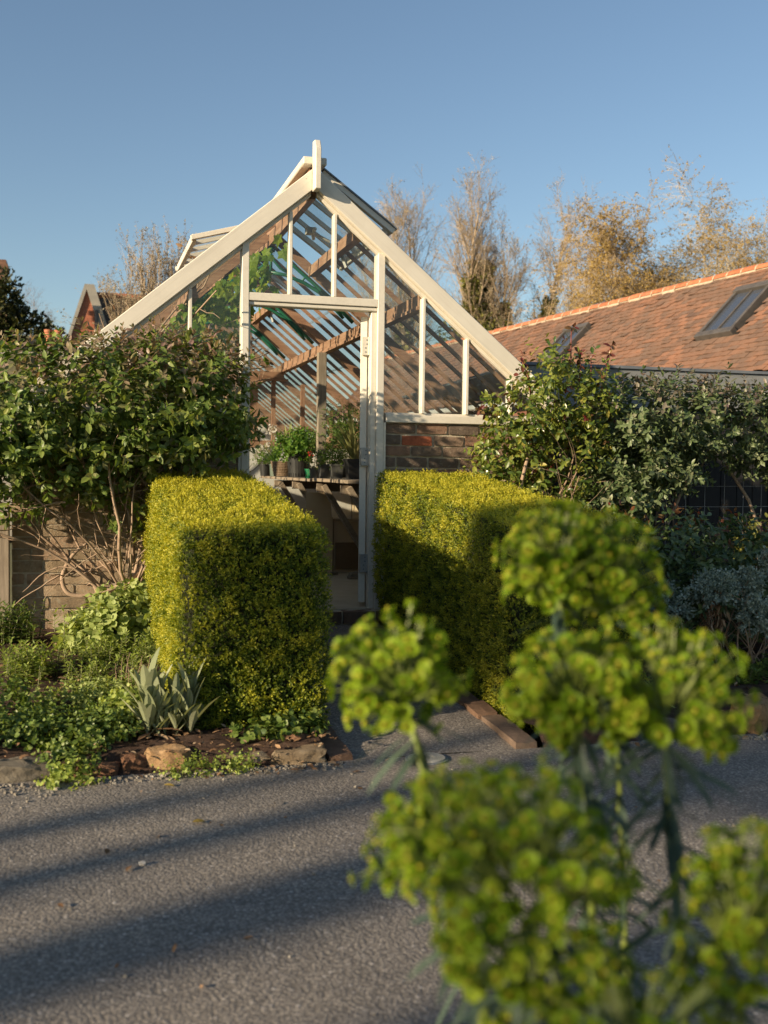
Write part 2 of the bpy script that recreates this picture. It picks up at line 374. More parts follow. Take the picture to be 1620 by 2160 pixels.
# ------------------------------------------------------------------ ground, road, path, beds
def grid(x0, x1, y0, y1, nx, ny, zf):
    X, Y = np.meshgrid(np.linspace(x0,x1,nx), np.linspace(y0,y1,ny)); Z = zf(X, Y)
    V = np.stack([X.ravel(), Y.ravel(), Z.ravel()], 1); i = np.arange(nx*ny).reshape(ny, nx)
    F = np.stack([i[:-1,:-1].ravel(), i[:-1,1:].ravel(), i[1:,1:].ravel(), i[1:,:-1].ravel()], 1); return V, F
def vnoise(X, Y, s, seed=0):
    return np.vectorize(lambda a, b: mnoise.noise((a*s+seed, b*s, seed*1.7)))(X, Y)
V, F = grid(-900, 900, -900, 900, 2, 2, lambda X, Y: X*0-.42)
M_GRASS = mat_simple('rough ground', (.05,.065,.022), (.10,.10,.045), .6, .95, .5, .05, (1,1,1), False)
tag(link('ground', np_mesh('ground', V, F, M_GRASS)), kind='structure')
V, F = grid(-40, 40, -14, -2.74, 2, 2, lambda X, Y: X*0-.24)
tag(link('road', np_mesh('road', V, F, M_ASPH)), kind='structure')
V, F = grid(-.93, -.145, -2.74, -.08, 6, 16, lambda X, Y: -.24 + (Y+2.74)*.0565 + .012*np.sin((X+.54)*3.2+1.57)-.008)
tag(link('path', np_mesh('path', V, F, M_ASPH)), kind='structure')
def bedz(X, Y): return -.185 + (Y+2.7)*.045
def bed(x0, x1, nx, seed):
    V, F = grid(x0, x1, -2.76, .02, nx, 60, lambda X, Y: bedz(X, Y) + .03*vnoise(X, Y, 3.1, seed) + .018*vnoise(X, Y, 11, seed+3) + .008*vnoise(X, Y, 33, seed+5) - .09*np.clip((-2.66-Y)/.1, 0, 1))
    tag(link('soil_bed', np_mesh('soil_bed', V, F, M_SOIL, smooth=True)), kind='structure')
bed(-6.2, -1.01, 90, 2); bed(-.05, 6.5, 110, 7)
V, F = grid(1.25, 9, .02, 2.2, 2, 2, lambda X, Y: X*0-.07)
tag(link('soil_bed', np_mesh('soil_bed', V, F, M_SOIL)), kind='structure')

# ------------------------------------------------------------------ greenhouse
GH = empty('greenhouse', (-.49, 0, 0), 'cream painted timber greenhouse with a steep glass roof on a brick base', 'greenhouse')
AX, SL, ZT = -.49, .83, 2.89                        # apex x, roof slope, top of barge board
def zr(x, z0): return z0 - SL*abs(x-AX)
def brick_mesh(seed, mat, sx=.215, sy=.1, sz=.066):
    bm = bmesh.new(); bmesh.ops.create_cube(bm, size=1)
    bmesh.ops.subdivide_edges(bm, edges=bm.edges[:], cuts=1, use_grid_fill=True)
    for v in bm.verts:
        n = sum(abs(c) > .49 for c in v.co); k = {3: .955, 2: .985, 1: 1.0, 0: 1}[n]
        v.co *= k; v.co = Vector((v.co.x*sx, v.co.y*sy, v.co.z*sz))
        v.co += Vector([(mnoise.noise(v.co*31 + Vector((seed*7.7+i*3, 0, seed)))*.0055) for i in range(3)])
    me = bpy.data.meshes.new('brick'); bm.to_mesh(me); bm.free(); me.materials.append(mat); return me
def lay_bricks(parent, x0, x1, z0, z1, y, mats, pitch=.075, L=.215, red=()):
    ms = {m: [brick_mesh(i+len(m.name), m) for i in range(5)] for m in mats}
    mh = {m: [brick_mesh(i+40, m, .102) for i in range(3)] for m in mats}
    o = org(parent); z = z1 - pitch/2; row = 0
    while z > z0:
        x = x0 - [0, .5, .18, .66, .35][row % 5]*L
        while x < x1 - .03:
            a, b = max(x, x0), min(x+L, x1); w = b-a
            if w > .04:
                m = mats[0]
                if len(mats) > 1 and mats[1] is not M_BRICKR and random.random() < .12: m = mats[1]
                for rx, rz in red:
                    if a < rx < b and abs(z-rz) < pitch/2: m = M_BRICKR
                if m not in ms: ms[m] = [brick_mesh(9, m)]; mh[m] = [brick_mesh(19, m, .102)]
                full = w > .15; me = random.choice(ms[m] if full else mh[m])
                ob = link('brick', me, parent, Vector(((a+b)/2, y + .05 + random.uniform(-.004,.004), z + random.uniform(-.003,.003))) - o)
                ob.scale = ((w)/(.215 if full else .102), 1, random.uniform(.96,1.03)); ob.rotation_euler = (random.uniform(-.012,.012), random.uniform(-.012,.012), random.uniform(-.012,.012))
            x += L + .011
        z -= pitch; row += 1
# base walls (mortar bed) with bricks
m = MB(); m.box((.012, .034, -.16), (1.25, .12, 1.246)); w = m.build('brick_wall', M_MORTAR, GH)
lay_bricks(w, .014, 1.25, -.14, 1.246, .022, [M_BRICK, M_BRICKR], red=[(.31, 1.135)])
m = MB(); m.box((-2.36, .034, -.16), (-.958, .12, 1.246)); w = m.build('brick_wall', M_MORTAR, GH)
lay_bricks(w, -2.36, -.962, -.14, 1.246, .022, [M_BRICKL])
m = MB(); m.box((-2.32, .12, -.3), (-2.12, 10.5, 1.246)); m.build('side_wall', M_INWALL, GH)
m = MB(); m.box((1.10, .12, -.3), (1.25, 10.5, 1.246)); m.build('side_wall', M_INWALL, GH)
m = MB(); m.box((-2.12, .02, -.3), (1.10, 10.4, 0)); m.build('floor', M_CONC, GH)
st = MB().box((-.96, -.07, -.2), (.10, .03, -.006)).build('door_step', M_MORTAR, GH)
for i, (a, b) in enumerate(((-.955,-.745),(-.735,-.525),(-.515,-.30),(-.29,-.075),(-.065,.14))):
    ob = link('brick', brick_mesh(60+i, M_PAVER, b-a, .11, .08), st, Vector(((a+b)/2, -.045, -.045)) - org(st))

# barge boards
for s in (-1, 1):
    xe = AX + s*1.80; x0 = AX + s*.02
    poly = [(x0, zr(x0,2.755)), (xe, zr(xe,2.755)), (xe, zr(xe,ZT)), (x0, zr(x0,ZT))]
    MB().prism(poly, -.03, .05).build('barge_board', M_PAINTS[s], GH, .004)
    poly = [(x0, zr(x0,2.725)), (xe, zr(xe,2.725)), (xe, zr(xe,2.7545)), (x0, zr(x0,2.7545))]
    MB().prism(poly, .012, .052).build('barge_moulding', M_PAINT, GH, .003)
m = MB(); x = AX+.0; m.add([(x-.019,-.12,2.728),(x+.019,-.12,2.728),(x+.019,-.02,2.728),(x-.019,-.02,2.728),
    (x-.019,-.12,2.985),(x+.019,-.12,2.985),(x+.019,-.02,2.985),(x-.019,-.02,2.985),
    (x-.019,-.085,3.045),(x+.019,-.085,3.045),(x+.019,-.02,3.05),(x-.019,-.02,3.05)],
    [(0,3,2,1),(0,1,5,4),(1,2,6,5),(2,3,7,6),(3,0,4,7),(4,5,9,8),(5,6,10,9),(6,7,11,10),(7,4,8,11),(8,9,10,11)])
m.build('finial', M_PAINT, GH, .004)
MB().box((AX-.078, -.018, 2.905), (AX+.078, 10.5, 2.955)).build('ridge_cap', M_PAINT, GH, .006)
MB().box((AX-.022, .055, 2.70), (AX+.022, 10.4, 2.90)).build('ridge_beam', M_BARY, GH)
# posts, mullions, transom, sills
for x0, x1 in ((-.957,-.912), (-.052,-.004)):
    top = zr((x0+x1)/2, 2.752)
    MB().box((x0, 0, -.005), (x1, .11, top)).build('door_post', M_PAINT, GH, .003)
for x0, x1, z0 in ((-.957,-.944,0), (-.004,.014,0)): MB().box((x0-.02 if x0 < -.5 else x0+.001, .004, -.005), (x1-.014 if x0 < -.5 else x1, .10, 1.2495)).build('post_lining', M_PAINT, GH, .002)
for x in (-1.60, -1.284, -.64, -.345, .274, .589, .91):
    z0 = 2.066 if -.95 < x < -.05 else 1.316
    MB().box((x-.011, .006, z0), (x+.011, .075, zr(x, 2.726))).build('mullion', M_PAINT, GH, .003)
MB().box((-.9115, .002, 2.013), (-.0525, .09, 2.065)).build('transom', M_PAINT, GH, .003)
MB().box((-.9115, .015, 1.986), (-.0525, .10, 2.0105)).build('door_head', M_PAINT, GH, .004)
MB().box((-.9115, .03, .0), (-.898, .10, 1.9855)).build('door_jamb', M_PAINT, GH, .002)
MB().box((-.0885, .03, -.003), (-.0525, .10, 1.9855)).build('door_jamb', M_PAINT, GH, .003)
for x0, x1 in ((.0145, 1.27), (-2.28, -.9575)):
    MB().prism([(0,0)]*0 or [(x0,1.25),(x1,1.25),(x1,1.302),(x0,1.302)], -.004, .12).build('sill', M_PAINT, GH, .004)
    MB().box((x0, .03, 1.3025), (x1, .11, 1.318)).build('sill_bead', M_PAINT, GH, .002)
# gable glass
def gpane(xa, xb, z0, mat=M_GLASSC, y=.055, name='glass_pane'):
    xs = [xa] + ([AX] if xa < AX < xb else []) + [xb]
    poly = [(xa, z0), (xb, z0)] + [(x, max(z0+.01, zr(x, 2.735))) for x in reversed(xs)]
    me = bpy.data.meshes.new('glass_pane'); o = org(GH)
    me.from_pydata([(x-o.x, y, z) for x, z in poly], [], [tuple(range(len(poly)))]); me.materials.append(mat); link(name, me, GH)
for a, b in ((-2.15,-1.612),(-1.589,-1.296),(-1.272,-.958)): gpane(a, b, 1.319)
for a, b in ((-.911,-.652),(-.628,-.357),(-.333,-.053)): gpane(a, b, 2.067)
for a, b in ((-.003,.262),(.286,.577),(.601,.898),(.922,1.2)): gpane(a, b, 1.319)
# roof structure
VENTS = {1: [(.10,1.58), (3.22,4.60)], -1: [(1.68,3.15)]}
PR = (.085, 1.63, 3.18, 4.66, 6.2, 7.7, 9.2, 10.35)
def slope_bar(s, xa, xb, y, w, zc, h, name, mat):
    A = (AX+s*xa, y, ZT-zc-SL*xa); B = (AX+s*xb, y, ZT-zc-SL*xb)
    MB().bar(A, B, w, h, (0,0,1)).build(name, mat, GH)
for s in (1, -1):
    ys = [p for p in PR]; spans = []
    for i in range(len(PR)-1):
        n = 5; spans += [PR[i] + (PR[i+1]-PR[i])*k/n for k in range(1, n)]
    for y in PR: slope_bar(s, .03, 1.74, y, .046, .088, .066, 'principal_rafter', M_BARX)
    for y in spans:
        xa = .34 if any(a < y < b for a, b in VENTS[s]) else .03
        slope_bar(s, xa, 1.74, y, .026, .062, .026, 'glazing_bar', M_BARX)
    ally = sorted(ys + spans)
    for y0, y1 in zip(ally[:-1], ally[1:]):
        xa = .34 if any(a < (y0+y1)/2 < b for a, b in VENTS[s]) else .05
        cuts = np.linspace(xa, 1.78, 3 if xa > .2 else 4)
        for qa, qb in zip(cuts[:-1], cuts[1:]):
            me = bpy.data.meshes.new('roof_pane'); o = org(GH); zz = lambda q, h: ZT-.05-SL*q+h; h1 = .007+random.uniform(0,.004); t1 = random.uniform(-.002,.002)
            qb += .02
            me.from_pydata([(AX+s*qa-o.x,y0,zz(qa,0)), (AX+s*qb-o.x,y0,zz(qb,h1)), (AX+s*qb-o.x,y1,zz(qb,h1+t1)), (AX+s*qa-o.x,y1,zz(qa,0)), (AX+s*qb-o.x,y0,zz(qb,h1-.004)), (AX+s*qb-o.x,y1,zz(qb,h1+t1-.004))], [], [(0,1,2,3),(1,4,5,2)])
            me.materials.append(M_GLASSROOF); me.materials.append(M_LAP); me.polygons[1].material_index = 1; link('roof_pane', me, GH)
    MB().box((AX+s*.77-.022, .08, 2.045), (AX+s*.77+.022, 5.19, 2.125)).build('purlin', M_BARY, GH)
    MB().box((AX+s*.77-.034, .08, 2.022), (AX+s*.77+.034, 5.19, 2.0445)).build('purlin_plate', M_BARY, GH)
    MB().box((AX+s*.77-.025, 5.23, 2.02), (AX+s*.77+.025, 10.3, 2.11)).build('purlin', M_BARY, GH)
    MB().box((AX+s*1.62-.05, .08, 1.2465), (AX+s*1.62+.05, 10.4, 1.33)).build('wall_plate', M_BARY, GH)
    for y0, y1 in VENTS[s]:
        MB().box((AX+s*.325-.03, y0, ZT-.12-SL*.325-.03), (AX+s*.325+.03, y1, ZT-.12-SL*.325+.045)).build('vent_sill', M_BARY, GH)
def ventilator(s, y0, y1, drop, ln=.56):
    """leaf hinged under the ridge cap; its free edge hangs "drop" below the hinge"""
    H = Vector((AX+s*.075, 0, 2.895)); E = H + Vector((s*ln, 0, -drop)); d = (E-H).normalized()
    e = MB(); P = lambda t, y: tuple(H + d*t + Vector((0, y, 0))); T = (E-H).length
    for y in (y0+.025, y1-.025): e.bar(P(0,y), P(T,y), .05, .038)
    e.bar(P(.025, y0+.05), P(.025, y1-.05), .05, .036, d); e.bar(P(T-.03, y0+.05), P(T-.03, y1-.05), .034, .06, (0,0,1))
    f = e.build('ventilator', M_PAINT, GH, .003)
    for k in range(1, 5):
        y = y0 + (y1-y0)*k/5; MB().bar(P(.05,y), P(T-.05,y), .028, .03).build('bar', M_PAINT, f)
    me = bpy.data.meshes.new('pane'); o = org(f); up = Vector((0,0,.012))
    me.from_pydata([tuple(Vector(P(t,y))+up-o) for t, y in ((.03,y0+.03),(T-.02,y0+.03),(T-.02,y1-.03),(.03,y1-.03))], [], [(0,1,2,3)])
    me.materials.append(M_GLASSROOF); link('pane', me, f)
    MB().bar(tuple(Vector(P(.3,(y0+y1)/2))-Vector((0,0,.05))), (AX+s*.40, (y0+y1)/2-.1, 2.40 if s > 0 else 2.5), .014, .02).build('stay', M_STEEL, f)
    ym = (y0+y1)/2; MB().tube([(AX+s*.16,ym-.12,2.66),(AX+s*.17,ym,2.66),(AX+s*.2,ym+.12,2.64)], .014, 6).tube([(AX+s*.17,ym,2.66),(AX+s*.3,ym,2.6)], .01, 6).box((AX+s*.15-.03,ym-.04,2.645),(AX+s*.15+.03,ym+.04,2.69)).build('gear', M_STEEL, f)
    if s > 0:
        q = MB(); up = Vector((0,0,.022))
        q.add([tuple(Vector(P(t,y))+up+Vector((0,0,k))) for t, y in ((.0,y0-.012),(T+.02,y0-.012),(T+.02,y0+.06),(.0,y0+.06)) for k in (0,.012)],
              [(0,2,4,6),(1,7,5,3),(0,1,3,2),(2,3,5,4),(4,5,7,6),(6,7,1,0)])
        q.build('lead_strip', M_DARKLEAD, f)
ventilator(1, .10, 1.58, .352, .50); ventilator(1, 3.22, 4.60, .30, .46); ventilator(-1, 1.70, 3.15, .15, .55)
# cast iron collar brackets
def bracket(y):
    b = MB(); cx = AX
    for s in (1, -1):
        P = lambda a, z: (cx+s*a, y, z)
        b.tube([P(.0,2.50), P(.12,2.482), P(.27,2.43), P(.40,2.36), P(.50,2.27), P(.60,2.16)], [.014,.014,.015,.016,.02,.012], 6)
        b.tube([P(.06,2.66), P(.2,2.55), P(.35,2.43), P(.50,2.30), P(.68,2.13)], .016, 6)
        b.tube([P(.0,2.64), P(.025,2.59), P(.075,2.535), P(.16,2.49)], .011, 6)
        b.tube([P(.25,2.44), P(.28,2.475), P(.31,2.47), P(.315,2.445)], .009, 6)
        b.tube([P(.14,2.58), P(.13,2.55), P(.15,2.53), P(.17,2.55)], .009, 6)
    b.tube([(cx,y,2.50),(cx,y,2.70)], .012, 6); b.box((cx-.03,y-.012,2.66),(cx+.03,y+.012,2.70))
    b.build('iron_bracket', M_IRON, GH, smooth=True)
bracket(1.64); bracket(3.19); bracket(4.66)
# partition
MB().box((-2.1, 5.2, 1.95), (.285, 5.27, 2.03)).build('tie_beam', M_BARX, GH, .004)
MB().box((-2.1, 5.18, 1.925), (.33, 5.29, 1.9485)).build('tie_plate', M_BARX, GH)
MB().box((-2.1, 5.19, 1.16), (1.09, 5.28, 1.245)).build('partition_rail', M_BARX, GH, .004)
for x in (-1.4, -.72, .165, .505, .85): MB().box((x-.022, 5.20, 1.2455), (x+.022, 5.26, min(1.9245, zr(x, 2.72)))).build('partition_post', M_BARZ, GH)
MB().box((-.12, 5.17, 1.2455), (-.02, 5.27, 1.9245)).build('partition_post', M_BARZ, GH)
MB().box((-2.1, 5.2, .002), (1.09, 5.27, 1.1595)).build('partition_wall', M_WHITEWASH, GH)
gpane(-2.1, 1.05, 1.25, M_GLASS, 5.23, 'partition_pane')
for x in (-1.4, -.9, -.4, .1): MB().box((x-.02, 10.36, 1.76), (x+.02, 10.42, zr(x, 2.72))).build('end_mullion', M_BARZ, GH)
MB().box((-2.1, 10.35, .002), (1.09, 10.45, 1.75)).build('end_wall', M_WHITEWASH, GH)
gpane(-1.6, .62, 1.76, M_GLASS, 10.4, 'end_pane')
MB().box((.185, 2.92, .84), (.265, 3.0, 2.02)).build('roof_prop', M_OLDZ, GH, .004)
# door, folded inward
dd = Vector((math.sin(R(18)), math.cos(R(18)), 0)); dp = Vector((dd.y, -dd.x, 0)); h0 = Vector((-.118, .105, 0))
dmb = MB()
def dbar(a, b, w, h): dmb.bar(tuple(h0+dd*a[0]+Vector((0,0,a[1]))), tuple(h0+dd*b[0]+Vector((0,0,b[1]))), w, h, dp)
dbar((.045,.03),(.045,1.96), .09, .046); dbar((.78,.03),(.78,1.96), .09, .046)
for z, hh in ((1.915,.09),(.95,.09),(.11,.16)):
    dmb.bar(tuple(h0+dd*.0905+Vector((0,0,z))), tuple(h0+dd*.7345+Vector((0,0,z))), .044, hh, (0,0,1))
dr = dmb.build('door', M_PAINT, GH, .003)
pm = MB(); pm.bar(tuple(h0+dd*.091+Vector((0,0,.548))), tuple(h0+dd*.734+Vector((0,0,.548))), .018, .71); pm.build('panel', M_PAINT, dr)
gm = MB(); gm.bar(tuple(h0+dd*.091+Vector((0,0,1.432))), tuple(h0+dd*.734+Vector((0,0,1.432))), .005, .87); gm.build('pane', M_GLASS, dr)
for z, mt in ((1.76, M_PAINT), (1.02, M_STEEL), (.30, M_STEEL)):
    hb = MB(); hb.box((-.139, .066, z-.06), (-.0895, .0995, z+.06)); hb.tube([(-.0925,.062,z-.06),(-.0925,.062,z+.06)], .006, 8)
    hg = hb.build('hinge', mt, dr)
    sm = MB()
    for k in (-.04, -.013, .013, .04): sm.tube([(-.115+.008*(k>0), .0662, z+k), (-.115+.008*(k>0), .0645, z+k)], .005, 8)
    sm.build('screw', M_DARKLEAD, hg)

# ------------------------------------------------------------------ box hedges
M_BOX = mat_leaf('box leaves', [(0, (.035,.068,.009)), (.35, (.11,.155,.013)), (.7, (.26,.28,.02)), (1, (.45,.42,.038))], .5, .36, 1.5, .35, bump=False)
M_CORE = mat_simple('hedge twigs', (.012,.018,.004), (.03,.034,.008), 40, .95, .8, .01)  # dark colour of the solid core added behind the hedge leaves
M_TWIG = mat_wood('brown twigs', (.10,.065,.04), (.20,.135,.085), (.32,.235,.16), 2, .8, 3)
def rbox_points(n, lo, hi, faces, rad=.06, seed=0):
    """points and normals on the faces of a soft-edged box"""
    P = []; N = []
    lo = np.array(lo); hi = np.array(hi); sz = hi-lo
    ar = {'x-': sz[1]*sz[2], 'x+': .5*sz[1]*sz[2], 'y-': 1.75*sz[0]*sz[2], 'z+': 1.2*sz[0]*sz[1]}
    tot = sum(ar[f] for f in faces)
    for f in faces:
        k = int(n*ar[f]/tot); u = rng.random((k,3)); p = lo + u*sz; nn = np.zeros((k,3)); ax = 'xyz'.index(f[0]); sgn = 1 if f[1] == '+' else -1
        p[:,ax] = (hi if sgn > 0 else lo)[ax]; nn[:,ax] = sgn; P.append(p); N.append(nn)
    P = np.concatenate(P); N = np.concatenate(N)
    c = np.clip(P, lo+rad, hi-rad); d = P-c; L = np.linalg.norm(d, axis=1, keepdims=True)
    nn = d/np.maximum(L, 1e-6); return c + nn*rad, nn
def hedge(label, lo, hi, z_of, seed):
    """lo/hi with z measured from the sloping foot; z_of(y) gives the foot height"""
    root = empty('box_hedge', ((lo[0]+hi[0])/2, (lo[1]+hi[1])/2, z_of((lo[1]+hi[1])/2)), label, 'hedge', 'clipped box hedges beside the path')
    ln = hi[1]-lo[1]
    P, N = rbox_points(34000, lo, hi, ['x-','x+','y-','z+'], .018)
    q = np.array([mnoise.noise(p*4.2 + np.array([seed,0,0])) for p in P]); q2 = np.array([mnoise.noise(p*17 + np.array([seed,5,0])) for p in P])
    hz = (P[:,2]-lo[2])/(hi[2]-lo[2])
    bulge = np.where(np.abs(N[:,2]) < .7, .028*np.sin(np.clip(1.1-hz,0,1)*2.6) - .05*np.clip((.16-hz)/.16,0,1), 0)
    P = P + N*(q*.012 + q2*.017 + bulge)[:,None]; P[:,2] += np.array([z_of(y) for y in P[:,1]])
    keep = rng.random(len(P)) > np.clip((-q2-.3)*1.6, 0, .5); keep &= ~((hz < .05) & (rng.random(len(P)) < .6)); P, N, q, q2, hz = P[keep], N[keep], q[keep], q2[keep], hz[keep]
    # each point carries a short sprig of small leaves
    m = 6; D = unit(N + rng.normal(0,.42,N.shape) + np.array([0,0,.35])); out_ = rng.normal(0,.008,len(P))
    base = P + D*(out_-.012)[:,None]
    t = np.linspace(0, 1, m); PL = base[:,None,:] + D[:,None,:]*(t*.026)[None,:,None]
    rv = rng.normal(0,1,(len(P),m,3)); A = unit(rv - D[:,None,:]*np.sum(rv*D[:,None,:],-1,keepdims=True)); A = unit(A*.9 + D[:,None,:]*(.35+.7*t)[None,:,None])
    NN = unit(D[:,None,:] + rng.normal(0,.25,A.shape)); S = (.0115+.006*rng.random((len(P),m)))*(1.05-.3*t)[None]
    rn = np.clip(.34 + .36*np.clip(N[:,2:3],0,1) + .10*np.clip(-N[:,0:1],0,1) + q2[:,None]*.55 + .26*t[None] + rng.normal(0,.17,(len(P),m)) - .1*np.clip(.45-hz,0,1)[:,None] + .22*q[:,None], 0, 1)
    o = np.array(org(root))
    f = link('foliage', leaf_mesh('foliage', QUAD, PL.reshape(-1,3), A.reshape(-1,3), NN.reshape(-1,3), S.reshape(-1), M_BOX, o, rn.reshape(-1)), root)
    f['kind'] = 'stuff'
    k = rng.choice(len(P), 150); b = P[k]; d = unit(N[k]+rng.normal(0,.35,(150,3))+np.array([0,0,.5])); ln_ = .02+.035*rng.random(150)**2; tt = np.linspace(.2,1,8)
    PL = b[:,None]+d[:,None]*(tt[None]*ln_[:,None])[...,None]; A = unit(rng.normal(0,.8,(150,8,3))+d[:,None]*.7)
    f = link('stray_shoots', leaf_mesh('stray_shoots', QUAD, PL.reshape(-1,3), A.reshape(-1,3), rng.normal(0,.5,(1200,3))+np.repeat(d,8,0), np.full(1200,.013), M_BOX, o, np.clip(.6+.3*rng.random(1200),0,1)), root); f['kind'] = 'stuff'
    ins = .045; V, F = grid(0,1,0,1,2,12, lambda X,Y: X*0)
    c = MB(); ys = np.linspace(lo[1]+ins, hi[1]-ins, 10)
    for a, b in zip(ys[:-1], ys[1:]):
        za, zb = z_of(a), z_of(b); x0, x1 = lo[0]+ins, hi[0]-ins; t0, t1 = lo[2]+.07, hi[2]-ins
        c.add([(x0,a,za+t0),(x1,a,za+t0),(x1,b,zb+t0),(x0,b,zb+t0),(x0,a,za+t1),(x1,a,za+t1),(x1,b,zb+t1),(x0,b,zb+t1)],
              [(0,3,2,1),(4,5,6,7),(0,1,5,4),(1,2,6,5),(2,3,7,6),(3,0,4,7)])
    c.build('inner_twigs', M_CORE, root)  # solid dark core added inside the leaves to block light
    s = MB()
    for k in range(9):
        y = lo[1]+.06+(ln-.12)*k/8; x = (lo[0]+hi[0])/2+random.uniform(-.12,.12); s.tube([(x,y,z_of(y)-.05),(x+.03,y,z_of(y)+.14)], .012, 6)
    s.build('stem', M_TWIG, root)
zf = lambda y: -.06 + y*.083
hedge('square clipped golden green box hedge on the near left side of the path', (-1.535,-2.40,.02), (-.945,-.12,.965), lambda y: -.065 + (y+.1)*.10, 1.3)
hedge('clipped box hedge behind the yellow green spurge flowers, in the shade of its twin', (-.06,-2.42,.02), (.56,-.12,.975), lambda y: -.065 + (y+.1)*.10, 7.9)

# ------------------------------------------------------------------ path edging of bricks, kerb stones
def edging(x, y0, y1, label):
    root = empty('brick_edging', (x, (y0+y1)/2, -.2), label, 'edging', 'brick edgings of the path')
    ms = [brick_mesh(80+i, M_PAVER, .10, .215, .07) for i in range(4)]; y = y0
    while y < y1:
        z = -.24 + (y+.11+2.74)*.0565
        ob = link('brick', random.choice(ms), root, Vector((x+random.uniform(-.006,.006), y+.11, z-.012+random.uniform(-.004,.004))) - org(root))
        ob.rotation_euler = (.056+random.uniform(-.02,.02), random.uniform(-.03,.03), random.uniform(-.03,.03)); y += .224
edging(-.945, -2.74, -.5, 'brick strip along the path at the foot of the square hedge'); edging(-.125, -2.74, -.3, 'row of edging bricks behind the round spurge flower and below the hedge')
def rock_mesh(seed, sx, sy, sz, mat, flat=.0):
    bm = bmesh.new(); bmesh.ops.create_icosphere(bm, subdivisions=3, radius=.5)
    for v in bm.verts:
        p = v.co.copy(); m = max(abs(p.x),abs(p.y),abs(p.z)); p = p.lerp(p/m*.43, .72)
        n = mnoise.noise(p*2.6+Vector((seed,0,0)))*.24 + mnoise.noise(p*6+Vector((0,seed,0)))*.09 + mnoise.noise(p*17+Vector((0,seed,3)))*.02
        p *= 1+n; v.co = Vector((p.x*sx, p.y*sy, max(p.z,-.35)*sz))
    me = bpy.data.meshes.new('rock'); bm.to_mesh(me); bm.free(); me.materials.append(mat); return me
def mat_rock(name, a, b, c):
    t = NT(name); v = t.coord((1,1,1), True); n = t.noise(v, 11, 7, .7)
    cc = t.ramp(n, [(.28, a), (.5, b), (.72, c)]); cc = t.mix(t.ramp(t.noise(v, 30, 6, .8), [(.56, (0,0,0)), (.64, (.8,.8,.8))]), cc, tuple(x*.45 for x in a))
    return t.done(t.bsdf(cc, .92, t.noise(v, 26, 8, .8), 1.0, .02, .2))
M_SAND = mat_rock('ochre sandstone', (.20,.115,.05), (.36,.22,.105), (.46,.31,.17)); M_GREY = mat_rock('grey stone', (.10,.085,.065), (.19,.165,.125), (.29,.26,.20)); M_IRONST = mat_rock('red brown ironstone', (.11,.055,.03), (.20,.105,.06), (.29,.17,.10))
M_DULL = mat_rock('dull sandstone', (.15,.105,.06), (.25,.19,.12), (.36,.30,.215))
for i, (x, y, z, sx, sy, sz, rz, mt, lab) in enumerate([
    (-2.17,-2.69,-.205, .27,.15,.11, .1, M_GREY, 'low grey kerb stone at the left end of the bed'),
    (-1.90,-2.71,-.21, .19,.12,.09, -.15, M_IRONST, 'flat red brown kerb stone left of the tan boulder'),
    (-1.765,-2.70,-.205, .11,.11,.11, .3, M_IRONST, 'small brown kerb stone touching the tan boulder'),
    (-1.625,-2.68,-.195, .19,.15,.135, -.1, M_SAND, 'tan sandstone boulder in front of the silver leaved plant'),
    (-1.345,-2.66,-.215, .27,.14,.10, .06, M_DULL, 'long sandstone kerb stone below the front of the square hedge'),
    (-1.105,-2.72,-.205, .235,.12,.09, -.06, M_DULL, 'oblong sandstone block next to the brick edging'),
    (-1.10,-2.60,-.17, .12,.10,.09, .5, M_IRONST, 'small orange stone wedged behind the oblong sandstone block'),
    (1.05,-2.66,-.17, .27,.19,.20, .5, M_SAND, 'rough orange sandstone at the right edge of the bed'),
    (.55,-2.68,-.20, .22,.15,.12, .2, M_GREY, 'grey kerb stone seen between the spurge flowers')]):
    o = link('kerb_stone', rock_mesh(i*3.3+1, sx*1.02, sy, sz*1.0, mt), None, (x,y+.02,z-.022)); o.rotation_euler = (random.uniform(-.12,.12), random.uniform(-.12,.12), rz); tag(o, lab, 'stone', 'stones edging the beds')
# loose grit and leaf litter along the kerb
M_GRIT = mat_rock('grit', (.16,.13,.10), (.30,.27,.22), (.50,.47,.41))
def grit(name, n, x0, x1, yfun, s0, s1, mat):
    cube = np.array([(-1,-1,-.6),(1,-1,-.6),(1,1,-.6),(-1,1,-.6),(-.6,-.7,.6),(.7,-.6,.6),(.6,.7,.6),(-.7,.6,.6)])*.5
    fc = np.array([(4,5,6,7),(0,1,5,4),(1,2,6,5),(2,3,7,6),(3,0,4,7)])
    x = x0+(x1-x0)*rng.random(n); y, z = yfun(x, n); a = rng.random(n)*6.28; s = s0+(s1-s0)*rng.random(n)**3
    c = cube[None]*s[:,None,None]*(.6+.8*rng.random((n,1,3))); ca, sa = np.cos(a)[:,None], np.sin(a)[:,None]
    V = np.stack([c[...,0]*ca-c[...,1]*sa+x[:,None], c[...,0]*sa+c[...,1]*ca+y[:,None], c[...,2]+z[:,None]], -1)
    F = fc[None]+(np.arange(n)*8)[:,None,None]
    tag(link(name, np_mesh(name, V.reshape(-1,3), F.reshape(-1,4), mat)), kind='stuff')
grit('gravel', 1300, -3.2, -.95, lambda x, n: ((yy := -2.765-.045*np.abs(rng.normal(0,1,n))*np.where(x < -1.9, 2.2, .8)), np.full(n, -.238)), .003, .018, M_GRIT)
grit('gravel', 800, -.05, 3.5, lambda x, n: (-2.765-.04*np.abs(rng.normal(0,1,n)), np.full(n, -.237)), .004, .02, M_GRIT)
